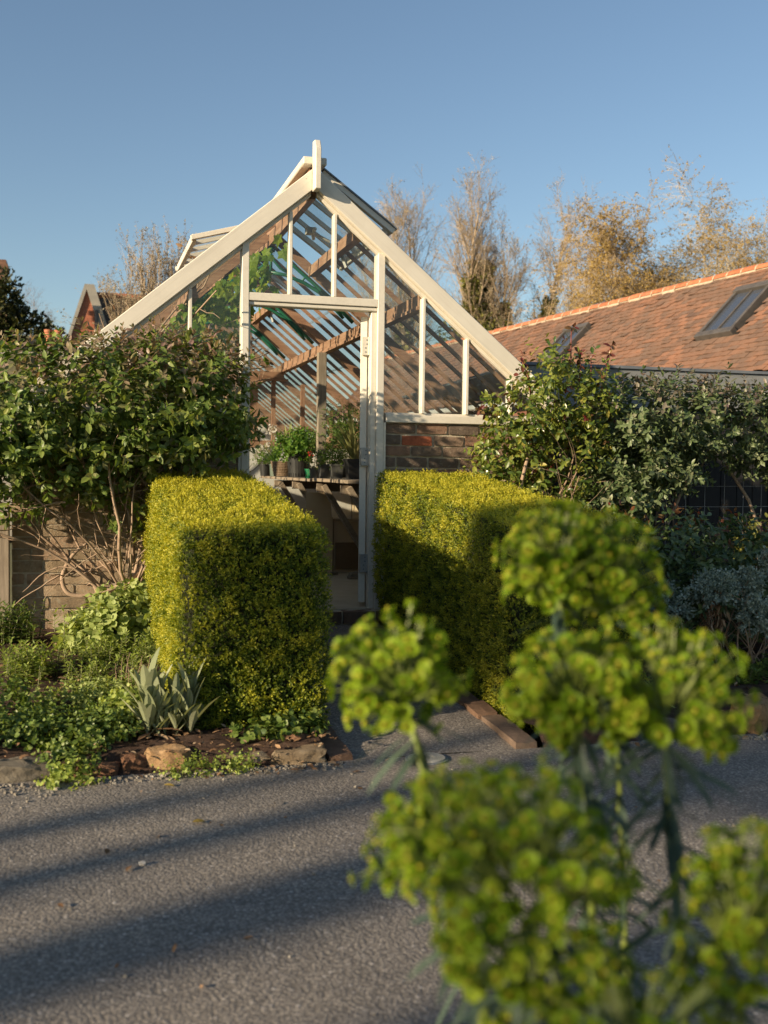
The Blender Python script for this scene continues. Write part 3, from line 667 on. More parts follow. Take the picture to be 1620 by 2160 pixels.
def litter(n, x0, x1, y0, y1, mat):
    x = x0+(x1-x0)*rng.random(n); y = y0+(y1-y0)*rng.random(n); P = np.stack([x, y, np.where(y < -2.74, -.233, bedz(x, y)+.02)], 1)
    a = rng.random(n)*6.28; A = np.stack([np.cos(a), np.sin(a), rng.normal(0,.35,n)], 1); N = np.stack([rng.normal(0,.4,n), rng.normal(0,.4,n), np.ones(n)], 1)
    tag(link('leaf_litter', leaf_mesh('leaf_litter', OVAL, P, A, N, .012+.028*rng.random(n), mat, (0,0,0))), kind='stuff')
M_DEAD = mat_leaf('dead leaves', [(0, (.10,.055,.028)), (.4, (.20,.115,.06)), (.8, (.32,.20,.11)), (1, (.42,.32,.20))], .8, .1, 1.2, .2, bump=False)
litter(1500, -3.0, -1.55, -2.85, -.1, M_DEAD); litter(1300, .1, 3.2, -2.85, -.1, M_DEAD); litter(260, -1.6, -.95, -2.86, -2.42, M_DEAD)
litter(46, -2.6, .4, -4.6, -2.8, M_DEAD)
grit('loose_chippings', 160, -2.7, 1.2, lambda x, n: (-2.8-2.4*rng.random(n), np.full(n, -.238)), .003, .013, M_GRIT)
# odd fallen leaves and a chip of stone on the road
M_YEL = mat_leaf('fallen yellow leaf', [(0, (.30,.21,.04)), (1, (.36,.25,.05))], .6, .2, bump=False)
for x, y, s, a, lab in ((-1.60,-3.37,.045,.2,'curled yellow leaf lying in the middle of the road'), (-1.66,-2.93,.04,-.3,'pale brown leaf on the road just in front of the kerb stones')):
    P = np.array([[x,y,-.232]]); o = link('fallen_leaf', leaf_mesh('fallen_leaf', OVAL5, P, np.array([[math.cos(a),math.sin(a),.1]]), np.array([[.1,-.2,1]]), np.array([s]), M_YEL, P[0]), None, tuple(P[0])); tag(o, lab, 'leaf')
o = link('stone_chip', rock_mesh(31, .022, .016, .012, mat_rock('white chip', (.42,.40,.36), (.6,.57,.52), (.7,.68,.63))), None, (-1.78,-3.70,-.234)); tag(o, 'small white stone chip lying on the road', 'stone')
# round cover in the road at the path mouth
dc = empty('drain_cover', (-.60,-2.80,-.238), 'small round metal cover set in the road at the mouth of the path', 'cover')
m = MB(); m.lathe((-.60,-2.80,-.239), [(.088,0),(.088,.004),(.078,.006)], 32); m.build('rim', M_DARKLEAD, dc)
m = MB(); m.lathe((-.60,-2.80,-.2335), [(.076,0),(.076,.003),(.0,.0035)], 32, close=False)
for k in (-.03, .03): m.box((-.60+k-.006,-2.815,-.2300),(-.60+k+.006,-2.785,-.2285))
m.build('lid', M_STEEL, dc)

# ------------------------------------------------------------------ generic leafy shrub
def blob_points(blobs, n, shell=.35):
    """points near the surface of a union of ellipsoids (cx,cy,cz,rx,ry,rz), normals outward"""
    B = np.array(blobs); w = (B[:,3]*B[:,4]+B[:,4]*B[:,5]+B[:,3]*B[:,5]); k = rng.choice(len(B), n*3, p=w/w.sum())
    d = unit(rng.normal(0,1,(n*3,3))); r = 1-shell*rng.random(n*3)**1.7
    P = B[k,:3] + d*B[k,3:]*r[:,None]; N = unit(d/B[k,3:])
    inside = np.zeros(len(P), bool)
    for i in range(len(B)):
        q = np.sum(((P-B[i,:3])/B[i,3:])**2, 1); inside |= (q < (1-shell)**2*.9) & (k != i)
    P, N = P[~inside][:n], N[~inside][:n]; return P, N
def shoots(P, N, m, ln, leaf, upb=.5, spread=.9, lay=.3):
    """m leaves in pairs up a short shoot at each point"""
    D = unit(N + rng.normal(0,.45,N.shape) + np.array([0,0,upb])); n = len(P)
    t = np.repeat(np.linspace(.1,1,m//2), 2); L = ln*(.7+.6*rng.random(n))
    PL = P[:,None,:] + D[:,None,:]*(t[None]*L[:,None])[...,None]
    rv = rng.normal(0,1,(n,1,3)); s1 = unit(rv - D[:,None,:]*np.sum(rv*D[:,None,:],-1,keepdims=True)); s2 = np.cross(D[:,None,:], s1)
    ang = np.repeat(np.arange(m//2)*1.57, 2) + np.tile([0, math.pi], m//2)
    A = s1*np.cos(ang)[None,:,None] + s2*np.sin(ang)[None,:,None]
    A = unit(A*spread + D[:,None,:]*(.25+.75*t**1.5)[None,:,None] + rng.normal(0,.18,A.shape) - np.array([0,0,lay])*(1-t)[None,:,None])
    NN = unit(D[:,None,:]*.9 + np.array([0,0,.25]) + rng.normal(0,.3,A.shape))
    S = leaf*(.65+.5*rng.random((n,m)))*(1.0-.35*t**3)[None]
    return PL.reshape(-1,3), A.reshape(-1,3), NN.reshape(-1,3), S.reshape(-1), np.tile(t,(n,1)).reshape(-1), np.repeat(np.arange(n), m)
def pick(P, A, N, S, cnt):
    """indices of the leaves that show largest from the drive"""
    v = unit(P - np.array(CAM)); B = unit(np.cross(N, A)); n2 = np.cross(A, B)
    sc_ = np.abs(np.sum(n2*v,1))*S**2/np.linalg.norm(P-np.array(CAM),axis=1)**2
    # prefer the front of the crown
    key = np.round(P[:,0]*14).astype(int)*1000 + np.round(P[:,2]*14).astype(int)
    dist = np.sum((P-np.array(CAM))**2,1); order = np.argsort(dist); _, first = np.unique(key[order], return_index=True); front = np.zeros(len(P), bool)
    near = {k: dist[order[f]] for k, f in zip(_, first)}
    front = np.array([dist[i] < near[key[i]] + .35 for i in range(len(P))])
    return np.argsort(-(sc_*np.where(front,1,.1)))[:cnt]
def leafy(root, P, A, N, S, mat, T=OVAL, tip=None, cnt=0, rnd=None, name='foliage'):
    o = np.array(org(root)); mask = np.zeros(len(P), bool)
    if cnt: mask[pick(P,A,N,S,cnt)] = True; leaf_objs('leaf', T, P[mask], A[mask], N[mask], S[mask], mat, root, None if tip is None else tip[mask])
    k = ~mask
    f = link(name, leaf_mesh(name, T, P[k], A[k], N[k], S[k], mat, o, None if rnd is None else rnd[k], None if tip is None else tip[k]), root); f['kind'] = 'stuff'
def stems(root, n, base, spread, target, L, r, mat, k=7, wig=.16, up=.03, nk=6, name='stem'):
    b = np.array(base)[None] + rng.normal(0,1,(n,3))*np.array(spread); tg = np.array(target)[rng.integers(len(target), size=n)] + rng.normal(0,.12,(n,3))
    d = tg-b; pts, rad = grow(b, d, np.linalg.norm(d,axis=1)*L, r*(.6+.8*rng.random(n)), k, wig, up)
    p2, d2, l2, r2 = kids(pts, rad, np.linalg.norm(d,axis=1), nk, .3, 1, 40, .35, .6); q, qr = grow(p2, d2, l2, r2, k, wig*1.2, .02)
    o = np.array(org(root))
    for i in range(n):
        V, F = tubes(pts[i:i+1], rad[i:i+1], 6); link(name, np_mesh(name, V-o, F, mat, rng.random(len(V)), smooth=True), root)
    V, F = tubes(q, qr, 4); f = link('twigs', np_mesh('twigs', V-o, F, mat, rng.random(len(V)), smooth=True), root); f['kind'] = 'stuff'
M_SHRUB = mat_leaf('dark shrub leaves', [(0, (.055,.10,.02)), (.4, (.12,.185,.036)), (.75, (.195,.25,.055)), (1, (.28,.31,.075))], .42, .32, 1.5, .4, (.30,.19,.16))
M_ROSE = mat_leaf('rose leaves', [(0, (.05,.09,.018)), (.5, (.14,.185,.032)), (.85, (.24,.255,.045)), (1, (.33,.29,.065))], .3, .3, 1.7, .55, (.12,.022,.022))
M_LOWROSE = mat_leaf('low rose leaves', [(0, (.05,.095,.04)), (.5, (.10,.155,.06)), (.85, (.16,.20,.07)), (1, (.22,.22,.085))], .34, .25, 1.5, .5, (.17,.035,.02))
M_GREYSH = mat_leaf('grey green shrub leaves', [(0, (.05,.09,.034)), (.5, (.125,.17,.068)), (.85, (.20,.235,.12)), (1, (.28,.29,.17))], .42, .25, 1.6, .45, (.20,.135,.125))
M_BARK = mat_wood('pale climbing stems', (.15,.095,.06), (.30,.21,.14), (.44,.33,.235), 2, .8, 2)

# left shrub, trained against the gable wall
root = empty('evergreen_shrub', (-1.72,-.15,-.05), 'big leafy evergreen shrub with purplish young tips, left of the greenhouse door', 'shrub')
blobs = [(-2.55,-.42,1.10,.42,.36,.34), (-2.2,-.45,1.22,.36,.40,.40), (-1.85,-.45,1.28,.36,.40,.40), (-1.5,-.42,1.32,.34,.38,.39), (-1.22,-.38,1.32,.26,.32,.36), (-1.10,-.33,1.28,.16,.24,.32), (-2.4,-.35,.86,.3,.28,.22), (-1.9,-.38,.98,.3,.3,.24), (-1.45,-.32,1.06,.26,.26,.2), (-2.9,-.4,1.22,.4,.34,.3), (-1.66,-.3,.64,.12,.12,.09)]
P, N = blob_points(blobs, 1500, .55); PL, A, NN, S, t, sid = shoots(P, N, 10, .10, .066, .55, .95, .35)
hi_ = np.clip((PL[:,2]-1.25)/.4, 0, 1); pr = rng.random(len(P))[sid] < .30+.45*hi_; tip = np.where(pr & (t > .5), .35+.65*rng.random(len(t)), 0)*np.clip(.35+hi_,0,1)
leafy(root, PL, A, NN, S, M_SHRUB, OVAL, tip, 300, np.clip(rng.normal(.42,.24,len(t))+.15*(t-.5),0,1))
# loose upright tips along the top
x = rng.uniform(-2.5,-1.0,60); ztop = np.interp(x, [-2.5,-1.9,-1.5,-1.2,-1.0], [1.41,1.60,1.69,1.66,1.58]); P = np.stack([x, -.42+rng.normal(0,.12,60), ztop-.05+rng.uniform(-.05,.06,60)],1)
PL, A, NN, S, t, sid = shoots(P, np.tile([0.,0,1],(60,1)), 8, .11, .055, .9, .55, 0.)
leafy(root, PL, A, NN, S, M_SHRUB, OVAL, np.clip(.5+rng.normal(.2,.3,len(t)),0,1), 0, name='young_shoots')
stems(root, 24, (-1.62,-.22,-.05), (.10,.05,0), [(-1.3,-.3,1.0),(-1.7,-.35,1.1),(-2.1,-.35,.95),(-2.4,-.35,.9),(-1.5,-.25,1.2),(-1.1,-.2,1.1)], .95, .013, M_BARK, 9, .15, .02, 5)
stems(root, 14, (-1.9,-.3,.75), (.35,.08,.06), [(-2.6,-.3,.85),(-1.3,-.25,.9),(-1.1,-.2,1.15),(-2.3,-.3,1.0)], .8, .007, M_BARK, 8, .2, .0, 4, 'twig')
m = MB(); m.tube([(-1.58,-.25,.32),(-1.72,-.26,.22),(-1.88,-.26,.16),(-2.02,-.25,.17),(-2.06,-.24,.27),(-2.0,-.23,.40),(-1.92,-.24,.47)], [.013,.013,.014,.014,.013,.011,.008], 8, curve=True)
m.build('looped_stem', M_BARK, root, smooth=True)
MB().tube([(-1.75,-.2,.36),(-1.9,-.2,.30),(-2.0,-.22,.27),(-2.05,-.22,.33)], .006, 6, curve=True).build('looped_stem', M_BARK, root, smooth=True)

# climbing rose right of the gable
root = empty('climbing_rose', (.98,-.35,-.08), 'tall climbing rose with glossy leaves and dark red new shoots against the gable', 'shrub')
blobs = [(.88,-.40,1.28,.26,.28,.24), (1.12,-.42,1.40,.28,.3,.26), (1.3,-.45,1.28,.24,.3,.26), (.78,-.36,1.02,.22,.24,.2), (1.08,-.4,1.0,.28,.28,.28), (.98,-.36,.72,.26,.24,.2), (.66,-.34,.86,.13,.14,.12), (1.02,-.4,1.60,.12,.14,.12)]
P, N = blob_points(blobs, 600, .6); PL, A, NN, S, t, sid = shoots(P, N, 8, .11, .060, .35, 1.0, .4)
tip = np.where((rng.random(len(P))[sid] < .12) & (t > .6), .4+.6*rng.random(len(t)), 0)
leafy(root, PL, A, NN, S, M_ROSE, OVAL5, tip, 220, np.clip(rng.normal(.5,.27,len(t)),0,1))
M_REDST = mat_simple('red rose stem', (.16,.045,.035), (.24,.085,.055), 20, .5); PS = []
for bx, bz, tx, tz in ((1.12,1.45,1.155,1.88),(1.36,1.42,1.44,1.77),(1.28,1.4,1.30,1.70),(.88,1.4,.80,1.67),(.62,1.28,.52,1.32),(1.2,1.45,1.22,1.72)):
    pts = [(bx,-.42,bz),((bx+tx)/2+.012,-.43,(bz+tz)/2),(tx,-.42,tz)]; MB().tube(pts, [.006,.005,.003], 6).build('red_shoot', M_REDST, root, smooth=True)
    for f in np.linspace(.35,1,5): PS.append((bx+(tx-bx)*f, -.42, bz+(tz-bz)*f, f))
PS = np.array(PS)
PL, A, NN, S, t, sid = shoots(PS[:,:3], np.tile([0,-.3,.3],(len(PS),1)), 6, .03, .052, .1, 1.0, .35)
leafy(root, PL, A, NN, S, M_ROSE, OVAL5, np.clip(PS[sid,3]*1.1-.35+rng.normal(0,.15,len(sid)),0,1), 60, name='young_leaves')
stems(root, 10, (1.0,-.22,-.05), (.16,.04,0), [(.8,-.3,.9),(1.0,-.32,1.1),(1.2,-.34,1.1),(1.1,-.32,.9)], .9, .010, M_TWIG, 8, .13, .02, 6)
MB().tube([(.74,-.5,.62),(.76,-.52,.8),(.80,-.53,.98),(.84,-.5,1.06),(.92,-.47,1.10)], [.014,.013,.012,.009,.006], 8).build('old_stem', M_BARK, root, smooth=True)
MB().tube([(.82,-.52,1.03),(.78,-.5,1.12),(.74,-.48,1.16)], [.008,.006,.004], 6).build('old_stem', M_BARK, root, smooth=True)

# evergreen shrub on the wire fence
root = empty('evergreen_shrub', (1.85,-.2,-.08), 'spreading grey green evergreen shrub trained along the wire fence', 'shrub')
blobs = [(1.62,-.42,1.28,.34,.34,.25), (1.95,-.4,1.31,.36,.34,.26), (2.3,-.4,1.30,.38,.34,.26), (2.66,-.38,1.27,.38,.34,.27), (1.6,-.42,1.0,.3,.32,.24), (1.5,-.42,.78,.3,.3,.2), (1.9,-.38,.98,.26,.28,.16), (3.05,-.38,1.22,.36,.34,.26), (1.35,-.42,.62,.24,.26,.16), (2.75,-.35,1.0,.3,.26,.12)]
P, N = blob_points(blobs, 1250, .55); PL, A, NN, S, t, sid = shoots(P, N, 10, .10, .060, .6, .9, .3)
hi_ = np.clip((PL[:,2]-1.15)/.3, 0, 1); tip = np.where((rng.random(len(P))[sid] < .2+.5*hi_) & (t > .45), .3+.6*rng.random(len(t)), 0)*(.3+.7*hi_)
leafy(root, PL, A, NN, S, M_GREYSH, OVAL, tip, 260, np.clip(rng.normal(.45,.25,len(t)),0,1))
stems(root, 8, (1.7,-.18,-.05), (.2,.04,0), [(1.5,-.3,.9),(1.8,-.35,1.1),(2.2,-.3,1.1),(1.4,-.3,.7)], .9, .010, M_TWIG, 8, .14, .02, 4)
MB().tube([(1.85,-.3,.35),(1.98,-.3,.6),(2.08,-.29,.80),(2.2,-.28,.92),(2.3,-.3,1.1)], [.016,.014,.012,.009,.006], 8).build('old_stem', M_BARK, root, smooth=True)
MB().tube([(2.05,-.29,.74),(1.97,-.3,.92),(1.9,-.32,1.05)], [.010,.008,.005], 6).build('old_stem', M_BARK, root, smooth=True)
MB().tube([(2.12,-.29,.82),(2.09,-.29,1.0),(2.1,-.3,1.15)], [.008,.007,.005], 6).build('old_stem', M_BARK, root, smooth=True)
MB().tube([(2.75,-.3,.45),(2.62,-.29,.75),(2.45,-.28,.98),(2.35,-.3,1.15)], [.014,.012,.010,.006], 8).build('old_stem', M_BARK, root, smooth=True)
root = empty('variegated_shrub', (2.62,-.7,-.1), 'small yellow green leafy shrub beside the wire fence at the right edge', 'shrub')
P, N = blob_points([(2.55,-.7,.52,.2,.2,.14),(2.42,-.75,.42,.18,.2,.14),(2.62,-.7,.3,.2,.2,.2)], 110, .7); PL, A, NN, S, t, sid = shoots(P, N, 8, .08, .055, .4, 1., .3)
leafy(root, PL, A, NN, S, mat_leaf('yellow green leaves', [(0,(.07,.09,.02)),(.6,(.15,.16,.03)),(1,(.25,.23,.06))], .4, .35), OVAL5, None, 60)
stems(root, 8, (2.6,-.6,-.1), (.08,.05,0), [(2.5,-.7,.5),(2.6,-.7,.45)], .95, .006, M_BARK, 6, .14, .02, 4)

# low rose bush, shaded
root = empty('low_rose_bush', (1.55,-1.35,-.15), 'low shaded rose bush with reddish tips in front of the wire fence', 'shrub')
blobs = [(1.28,-1.35,.46,.26,.3,.2), (1.55,-1.35,.48,.28,.32,.22), (1.85,-1.3,.44,.28,.32,.2), (1.4,-1.45,.22,.3,.32,.2), (1.75,-1.4,.2,.3,.32,.22), (2.1,-1.25,.38,.25,.3,.2), (1.05,-1.3,.4,.18,.24,.2), (1.0,-1.1,.55,.16,.2,.14), (2.15,-1.3,.1,.3,.3,.2)]
P, N = blob_points(blobs, 620, .6); PL, A, NN, S, t, sid = shoots(P, N, 8, .09, .058, .35, 1.0, .4)
hi_ = np.clip((PL[:,2]-.5)/.2, 0, 1); tip = np.where((rng.random(len(P))[sid] < .08+.4*hi_) & (t > .6), .4+.6*rng.random(len(t)), 0)
leafy(root, PL, A, NN, S, M_LOWROSE, OVAL5, tip, 240, np.clip(rng.normal(.42,.26,len(t)),0,1))
stems(root, 12, (1.55,-1.25,-.15), (.28,.08,0), [(1.2,-1.3,.3),(1.55,-1.3,.35),(1.9,-1.25,.3)], .9, .007, M_TWIG, 7, .14, .02, 4)

# silver plants at its foot
M_SILV = mat_leaf('silver feathery leaves', [(0, (.16,.21,.17)), (.5, (.27,.33,.27)), (1, (.40,.45,.37))], .7, .2, 1.2, .25, (.22,.17,.125), bump=False)
for i, (x, y, z, s, brown, lab) in enumerate([
    (1.38,-1.78,.30,.10,1,'silver feathery plant with a drooping brown tuft, centre of the shaded bed'), (1.12,-1.72,.22,.12,1,'silver feathery plant close to the upper spurge flower head'),
    (1.62,-1.85,.16,.12,0,'rounded silver feathery plant low in front of the rose bush'), (1.78,-1.83,.14,.10,0,'pale silver feathery plant right of the rounded one'), (1.84,-1.7,.42,.09,1,'tallest silver feathery plant, standing over a thick tuft of dead brown stalks'), (1.62,-1.72,.32,.07,0,'small silver sprig among the low rose leaves')]):
    root = empty('silver_plant', (x, y, -.15), lab, 'plant', 'silver feathery plants in the shaded bed')
    P, N = blob_points([(x,y,z,s,s,s*.7)], 210, .8); m_ = 9; D = unit(N+np.array([0,-.2,.4])+rng.normal(0,.3,N.shape))
    tt = np.linspace(0,1,m_); PL = P[:,None]+D[:,None]*(tt*.05)[None,:,None]; A = unit(rng.normal(0,1,(len(P),m_,3))+D[:,None]*1.0)
    leafy(root, PL.reshape(-1,3), A.reshape(-1,3), unit(rng.normal(0,1,A.shape)).reshape(-1,3), np.full(A.shape[0]*m_, .022), M_SILV, QUAD, np.zeros(A.shape[0]*m_))
    if brown:
        P = np.array([x,y,z-.05])+rng.normal(0,.035,(240,3))*np.array([1,1,2.6])-np.array([0,0,.09]); A = unit(rng.normal(0,.35,P.shape)+np.array([0,0,-1])); leafy(root, P, A, rng.normal(0,1,P.shape), np.full(len(P),.05), M_DEAD, LANCE, name='dead_tuft')
    stems(root, 5, (x+.06,y+.05,-.17), (.05,.04,0), [(x,y,z-.02)], 1.0, .006, M_BARK, 6, .1, .0, 2)

# ------------------------------------------------------------------ low planting
M_HERB = mat_leaf('fresh herb leaves', [(0, (.14,.20,.035)), (.5, (.26,.33,.065)), (1, (.38,.43,.11))], .5, .36, 1.6, .35, bump=False)
M_HERBD = mat_leaf('deep green herb leaves', [(0, (.055,.10,.018)), (.5, (.12,.18,.035)), (1, (.21,.26,.06))], .45, .32, 1.6, .4, bump=False)
M_PALE = mat_leaf('pale round leaves', [(0, (.18,.24,.06)), (.5, (.30,.365,.11)), (1, (.42,.47,.18))], .55, .34, 1.5, .3, bump=False)
M_STEMG = mat_simple('green stems', (.08,.10,.03), (.14,.13,.05), 20, .6)
HERBL = leaf_tpl(((0,.2),(.35,1),(.7,.75),(1,.03)), .36, .22, .25)
def upright(name, lab, cx, cy, rx, ry, n, h, leaf, mat, T=None, grp='leafy herbs in the left bed', pairs=9, cat='plant', zz=None, lean=.16):
    T = HERBL if T is None else T; n = int(n*1.7); h *= .72; leaf *= 1.12
    root = empty(name, (cx, cy, float(bedz(cx, cy)) if zz is None else zz), lab, cat, grp)
    x = cx + rx*rng.normal(0,.5,n); y = cy + ry*rng.normal(0,.5,n); b = np.stack([x, y, (bedz(x, y) if zz is None else np.full(n, zz))-.01], 1)
    hh = h*(.55+.6*rng.random(n)); d = np.stack([rng.normal(0,lean,n), rng.normal(0,lean,n), np.ones(n)], 1)
    pts, rad = grow(b, d, hh, np.full(n,.0028), 5, .08, .05); V, F = tubes(pts, rad, 4)
    f = link('stems', np_mesh('stems', V-np.array(org(root)), F, M_STEMG), root); f['kind'] = 'stuff'
    m = pairs*2; t = np.repeat(np.linspace(.15,1,pairs),2); f = t*4; i = np.minimum(f.astype(int),3); w = (f-i)[None,:,None]
    PL = pts[:,i]*(1-w)+pts[:,i+1]*w; ang = np.repeat(np.arange(pairs)*2.0,2)+np.tile([0,math.pi],pairs); ang = ang[None]+rng.random((n,1))*6.28
    A = np.stack([np.cos(ang), np.sin(ang), (.2+1.0*t**3)[None]+0*ang], -1); A = unit(A+rng.normal(0,.2,A.shape)); NN = unit(np.array([0,0,1.])+rng.normal(0,.25,A.shape)-A*.1)
    S = leaf*(.6+.6*rng.random((n,m)))*(1.05-.45*t)[None]
    leafy(root, PL.reshape(-1,3), A.reshape(-1,3), NN.reshape(-1,3), S.reshape(-1), mat, T)
    return root
def mound(name, lab, blobs, n, leaf, mat, T=ROUND, grp=None, cat='plant', cnt=0, upb=.5):
    root = empty(name, (blobs[0][0], blobs[0][1], float(bedz(blobs[0][0], blobs[0][1]))), lab, cat, grp)
    P, N = blob_points(blobs, n, .6); PL, A, NN, S, t, sid = shoots(P, N, 6, .045, leaf, upb, 1.0, .1)
    leafy(root, PL, A, NN, S, mat, T, None, cnt); return root
mound('round_leaved_bush', 'rounded mound of pale green leaves in front of the shrub stems', [(-1.70,-.62,.0,.26,.26,.24),(-1.60,-.5,.05,.2,.2,.2),(-1.86,-.7,-.05,.2,.2,.16)], 680, .046, M_PALE, ROUND, cnt=160)
upright('upright_herb', 'clump of upright leafy stems just below the pale green mound', -1.78,-1.05,.24,.16, 46, .20, .040, M_HERB)
upright('upright_herb', 'bushy dark herb against the wooden post at the left edge', -2.36,-.42,.14,.14, 40, .30, .055, M_HERBD)
upright('upright_herb', 'tall single leafy shoots standing in front of the pale stone wall', -2.02,-.62,.10,.10, 9, .30, .055, M_HERB)
upright('upright_herb', 'loose herb with pointed leaves at the left edge, half way down the bed', -2.20,-1.25,.14,.16, 34, .22, .048, M_HERB)
upright('upright_herb', 'thin herb stems in the middle of the bare soil', -1.88,-1.45,.22,.14, 26, .16, .036, M_HERB)
upright('upright_herb', 'fine grey green stems beside the side of the square hedge', -1.60,-1.10,.10,.20, 22, .13, .034, M_PALE)
upright('upright_herb', 'low dark leafy shoots in the corner between hedge and mound', -1.56,-.62,.06,.12, 26, .24, .045, M_HERBD, OVAL)
mound('low_leafy_plant', 'flat patch of small pale lobed leaves in the sun, middle of the left bed', [(-1.80,-1.80,-.14,.25,.18,.07),(-2.0,-1.9,-.15,.2,.16,.06),(-1.70,-1.72,-.14,.14,.14,.05)], 520, .021, M_PALE, ROUND, 'low leafy plants in the left bed')
mound('low_leafy_plant', 'shaded patch of deep green leaves behind the grey kerb stone', [(-2.12,-2.38,-.14,.2,.16,.07),(-1.95,-2.45,-.15,.16,.14,.06)], 420, .024, M_HERBD, ROUND, 'low leafy plants in the left bed')
mound('low_leafy_plant', 'deep green leafy plant spilling over the kerb between the left stones', [(-1.98,-2.66,-.19,.12,.1,.05),(-1.86,-2.42,-.14,.15,.16,.08)], 300, .021, M_HERBD, ROUND, 'low leafy plants in the left bed')
mound('low_leafy_plant', 'bushy yellow green low plant left of the silver leaved rosette', [(-1.75,-2.28,-.12,.13,.14,.08)], 150, .03, M_HERB, ROUND, 'low leafy plants in the left bed')
mound('low_leafy_plant', 'dark green low plant at the very left edge of the bed', [(-2.28,-2.1,-.12,.16,.2,.12),(-2.4,-2.4,-.14,.2,.2,.1)], 360, .026, M_HERBD, ROUND, 'low leafy plants in the left bed')
mound('low_leafy_plant', 'small ivy like leaves under the front corner of the square hedge', [(-1.10,-2.52,-.16,.14,.07,.05),(-1.25,-2.55,-.17,.12,.06,.04)], 90, .035, M_HERBD, ROUND, 'low leafy plants in the left bed')
mound('kerb_weed', 'tiny mat of greenery growing at the road edge in front of the tan boulder', [(-1.50,-2.79,-.22,.07,.03,.035),(-1.60,-2.81,-.225,.05,.03,.03)], 90, .013, M_HERB, ROUND, 'weeds along the kerb', upb=.2)
mound('kerb_weed', 'tiny weed at the road edge in front of the long kerb stone', [(-1.36,-2.78,-.22,.06,.03,.03)], 60, .013, M_HERB, ROUND, 'weeds along the kerb', upb=.2)
mound('kerb_weed', 'sprawling weed on the grit beside the red brown kerb stone', [(-1.99,-2.82,-.225,.10,.05,.04)], 90, .018, M_HERB, ROUND, 'weeds along the kerb', upb=.2)
upright('upright_herb', 'green leafy plant on the soil at the right edge behind the orange sandstone', 1.30,-2.0,.18,.16, 36, .14, .045, M_HERBD)
upright('upright_herb', 'grey strap leaved plant seen between the spurge flower heads', .62,-2.35,.10,.10, 26, .15, .08, M_PALE, LANCE, pairs=4)
upright('upright_herb', 'low greenery at the foot of the low rose bush', 1.7,-1.95,.3,.12, 40, .12, .04, M_HERBD)
# dry twigs standing in the soil
root = empty('dry_stalks', (-1.62,-1.75,-.15), 'dead brown stalks standing in the soil behind the silver leaved rosette', 'plant')
n = 26; b = np.stack([-1.62+rng.normal(0,.1,n), -1.75+rng.normal(0,.2,n), np.full(n,-.15)],1); pts, rad = grow(b, np.stack([rng.normal(0,.3,n),rng.normal(0,.3,n),np.ones(n)],1), .1+.14*rng.random(n), np.full(n,.0028), 5, .1, 0)
V, F = tubes(pts, rad, 4); f = link('stalks', np_mesh('stalks', V-np.array(org(root)), F, M_TWIG), root); f['kind'] = 'stuff'
# silver leaved rosette: every leaf a part
M_WOOL = mat_leaf('woolly grey green leaf', [(0, (.20,.235,.125)), (.5, (.28,.31,.18)), (1, (.37,.39,.25))], .75, .3, 1.35, .2, bump=False)
root = empty('silver_leaved_rosette', (-1.58,-2.46,-.17), 'tall rosette of woolly grey green leaves beside the square hedge, behind the tan boulder', 'plant')
LONG = leaf_tpl(((0,.26),(.2,.5),(.42,.85),(.62,1),(.8,.86),(.93,.5),(1,.1)), .20, .3, .14)
P = []; A = []; N = []; S = []
for cx, cz, hs, n in ((-1.69,.02,1.0,30), (-1.58,.0,.75,24), (-1.52,.04,.95,26), (-1.62,-.05,.6,22), (-1.65,.06,.9,22)):
    for i in range(n):
        a = i*2.4; e = .35+1.15*(i/n)**.7; el_ = R(52+36*(i/n)**.8+random.uniform(-6,6)); P.append((cx, -2.46+random.uniform(-.04,.04), -.16+.10*(i/n)*hs)); A.append((math.cos(a)*math.cos(el_), math.sin(a)*math.cos(el_), math.sin(el_))); N.append((-math.cos(a)*.6, -math.sin(a)*.6, .7)); S.append((.135+.095*random.random())*hs*(.85+.3*(i/n)))
P, A, N, S = map(np.array, (P, A, N, S)); leaf_objs('leaf', LONG, P, A, N, S, M_WOOL, root, None, 14)
P = P[:16]+np.array([.02,0,-.02]); a = rng.random(16)*6.28; leafy(root, P, np.stack([np.cos(a),np.sin(a),np.full(16,.12)],1), np.tile([0,0,1.],(16,1)), np.full(16,.12), M_DEAD, LONG, name='withered_leaves')

# wooden post at the left end of the wall
m = MB(); m.box((-2.45,-.06,-.3), (-2.37,.0,.66)); m.box((-2.47,-.03,-.3), (-2.451,.0,.66)); o = m.build('fence_post', M_OLDZ, None, .005); tag(o, 'weathered upright timber post at the left end of the brick wall', 'post')

# dark timber shed wall and wire mesh behind the right shrubs
M_BLACK = mat_wood('black stained boards', (.008,.008,.009), (.016,.016,.017), (.03,.029,.028), 2, .7)
M_GREYB = mat_wood('grey painted fascia', (.13,.14,.145), (.19,.20,.20), (.25,.255,.25), 0, .75)
sh = empty('dark_shed', (3.2,.9,-.1), 'dark timber shed with grey fascia boards behind the right hand shrubs', 'shed')
MB().box((1.6,.80,-.3),(8,.86,1.5)).build('wall', M_BLACK, sh)
x = 1.6
while x < 6: MB().box((x,.778,-.1),(x+.142,.799,1.50)).build('board', M_BLACK, sh); x += .15
MB().box((1.35,.72,1.60),(8,.77,1.745)).build('fascia_board', M_GREYB, sh, .003); MB().box((1.36,.735,1.44),(8,.775,1.5965)).build('fascia_board', M_GREYB, sh, .003)
MB().add([(1.3,.70,1.7475),(8,.70,1.7475),(8,4.0,1.68),(1.3,4.0,1.68),(1.3,.70,1.77),(8,.70,1.77),(8,4.0,1.70),(1.3,4.0,1.70)], [(0,3,2,1),(4,5,6,7),(0,1,5,4),(1,2,6,5),(2,3,7,6),(3,0,4,7)]).build('roof', M_DARKLEAD, sh)
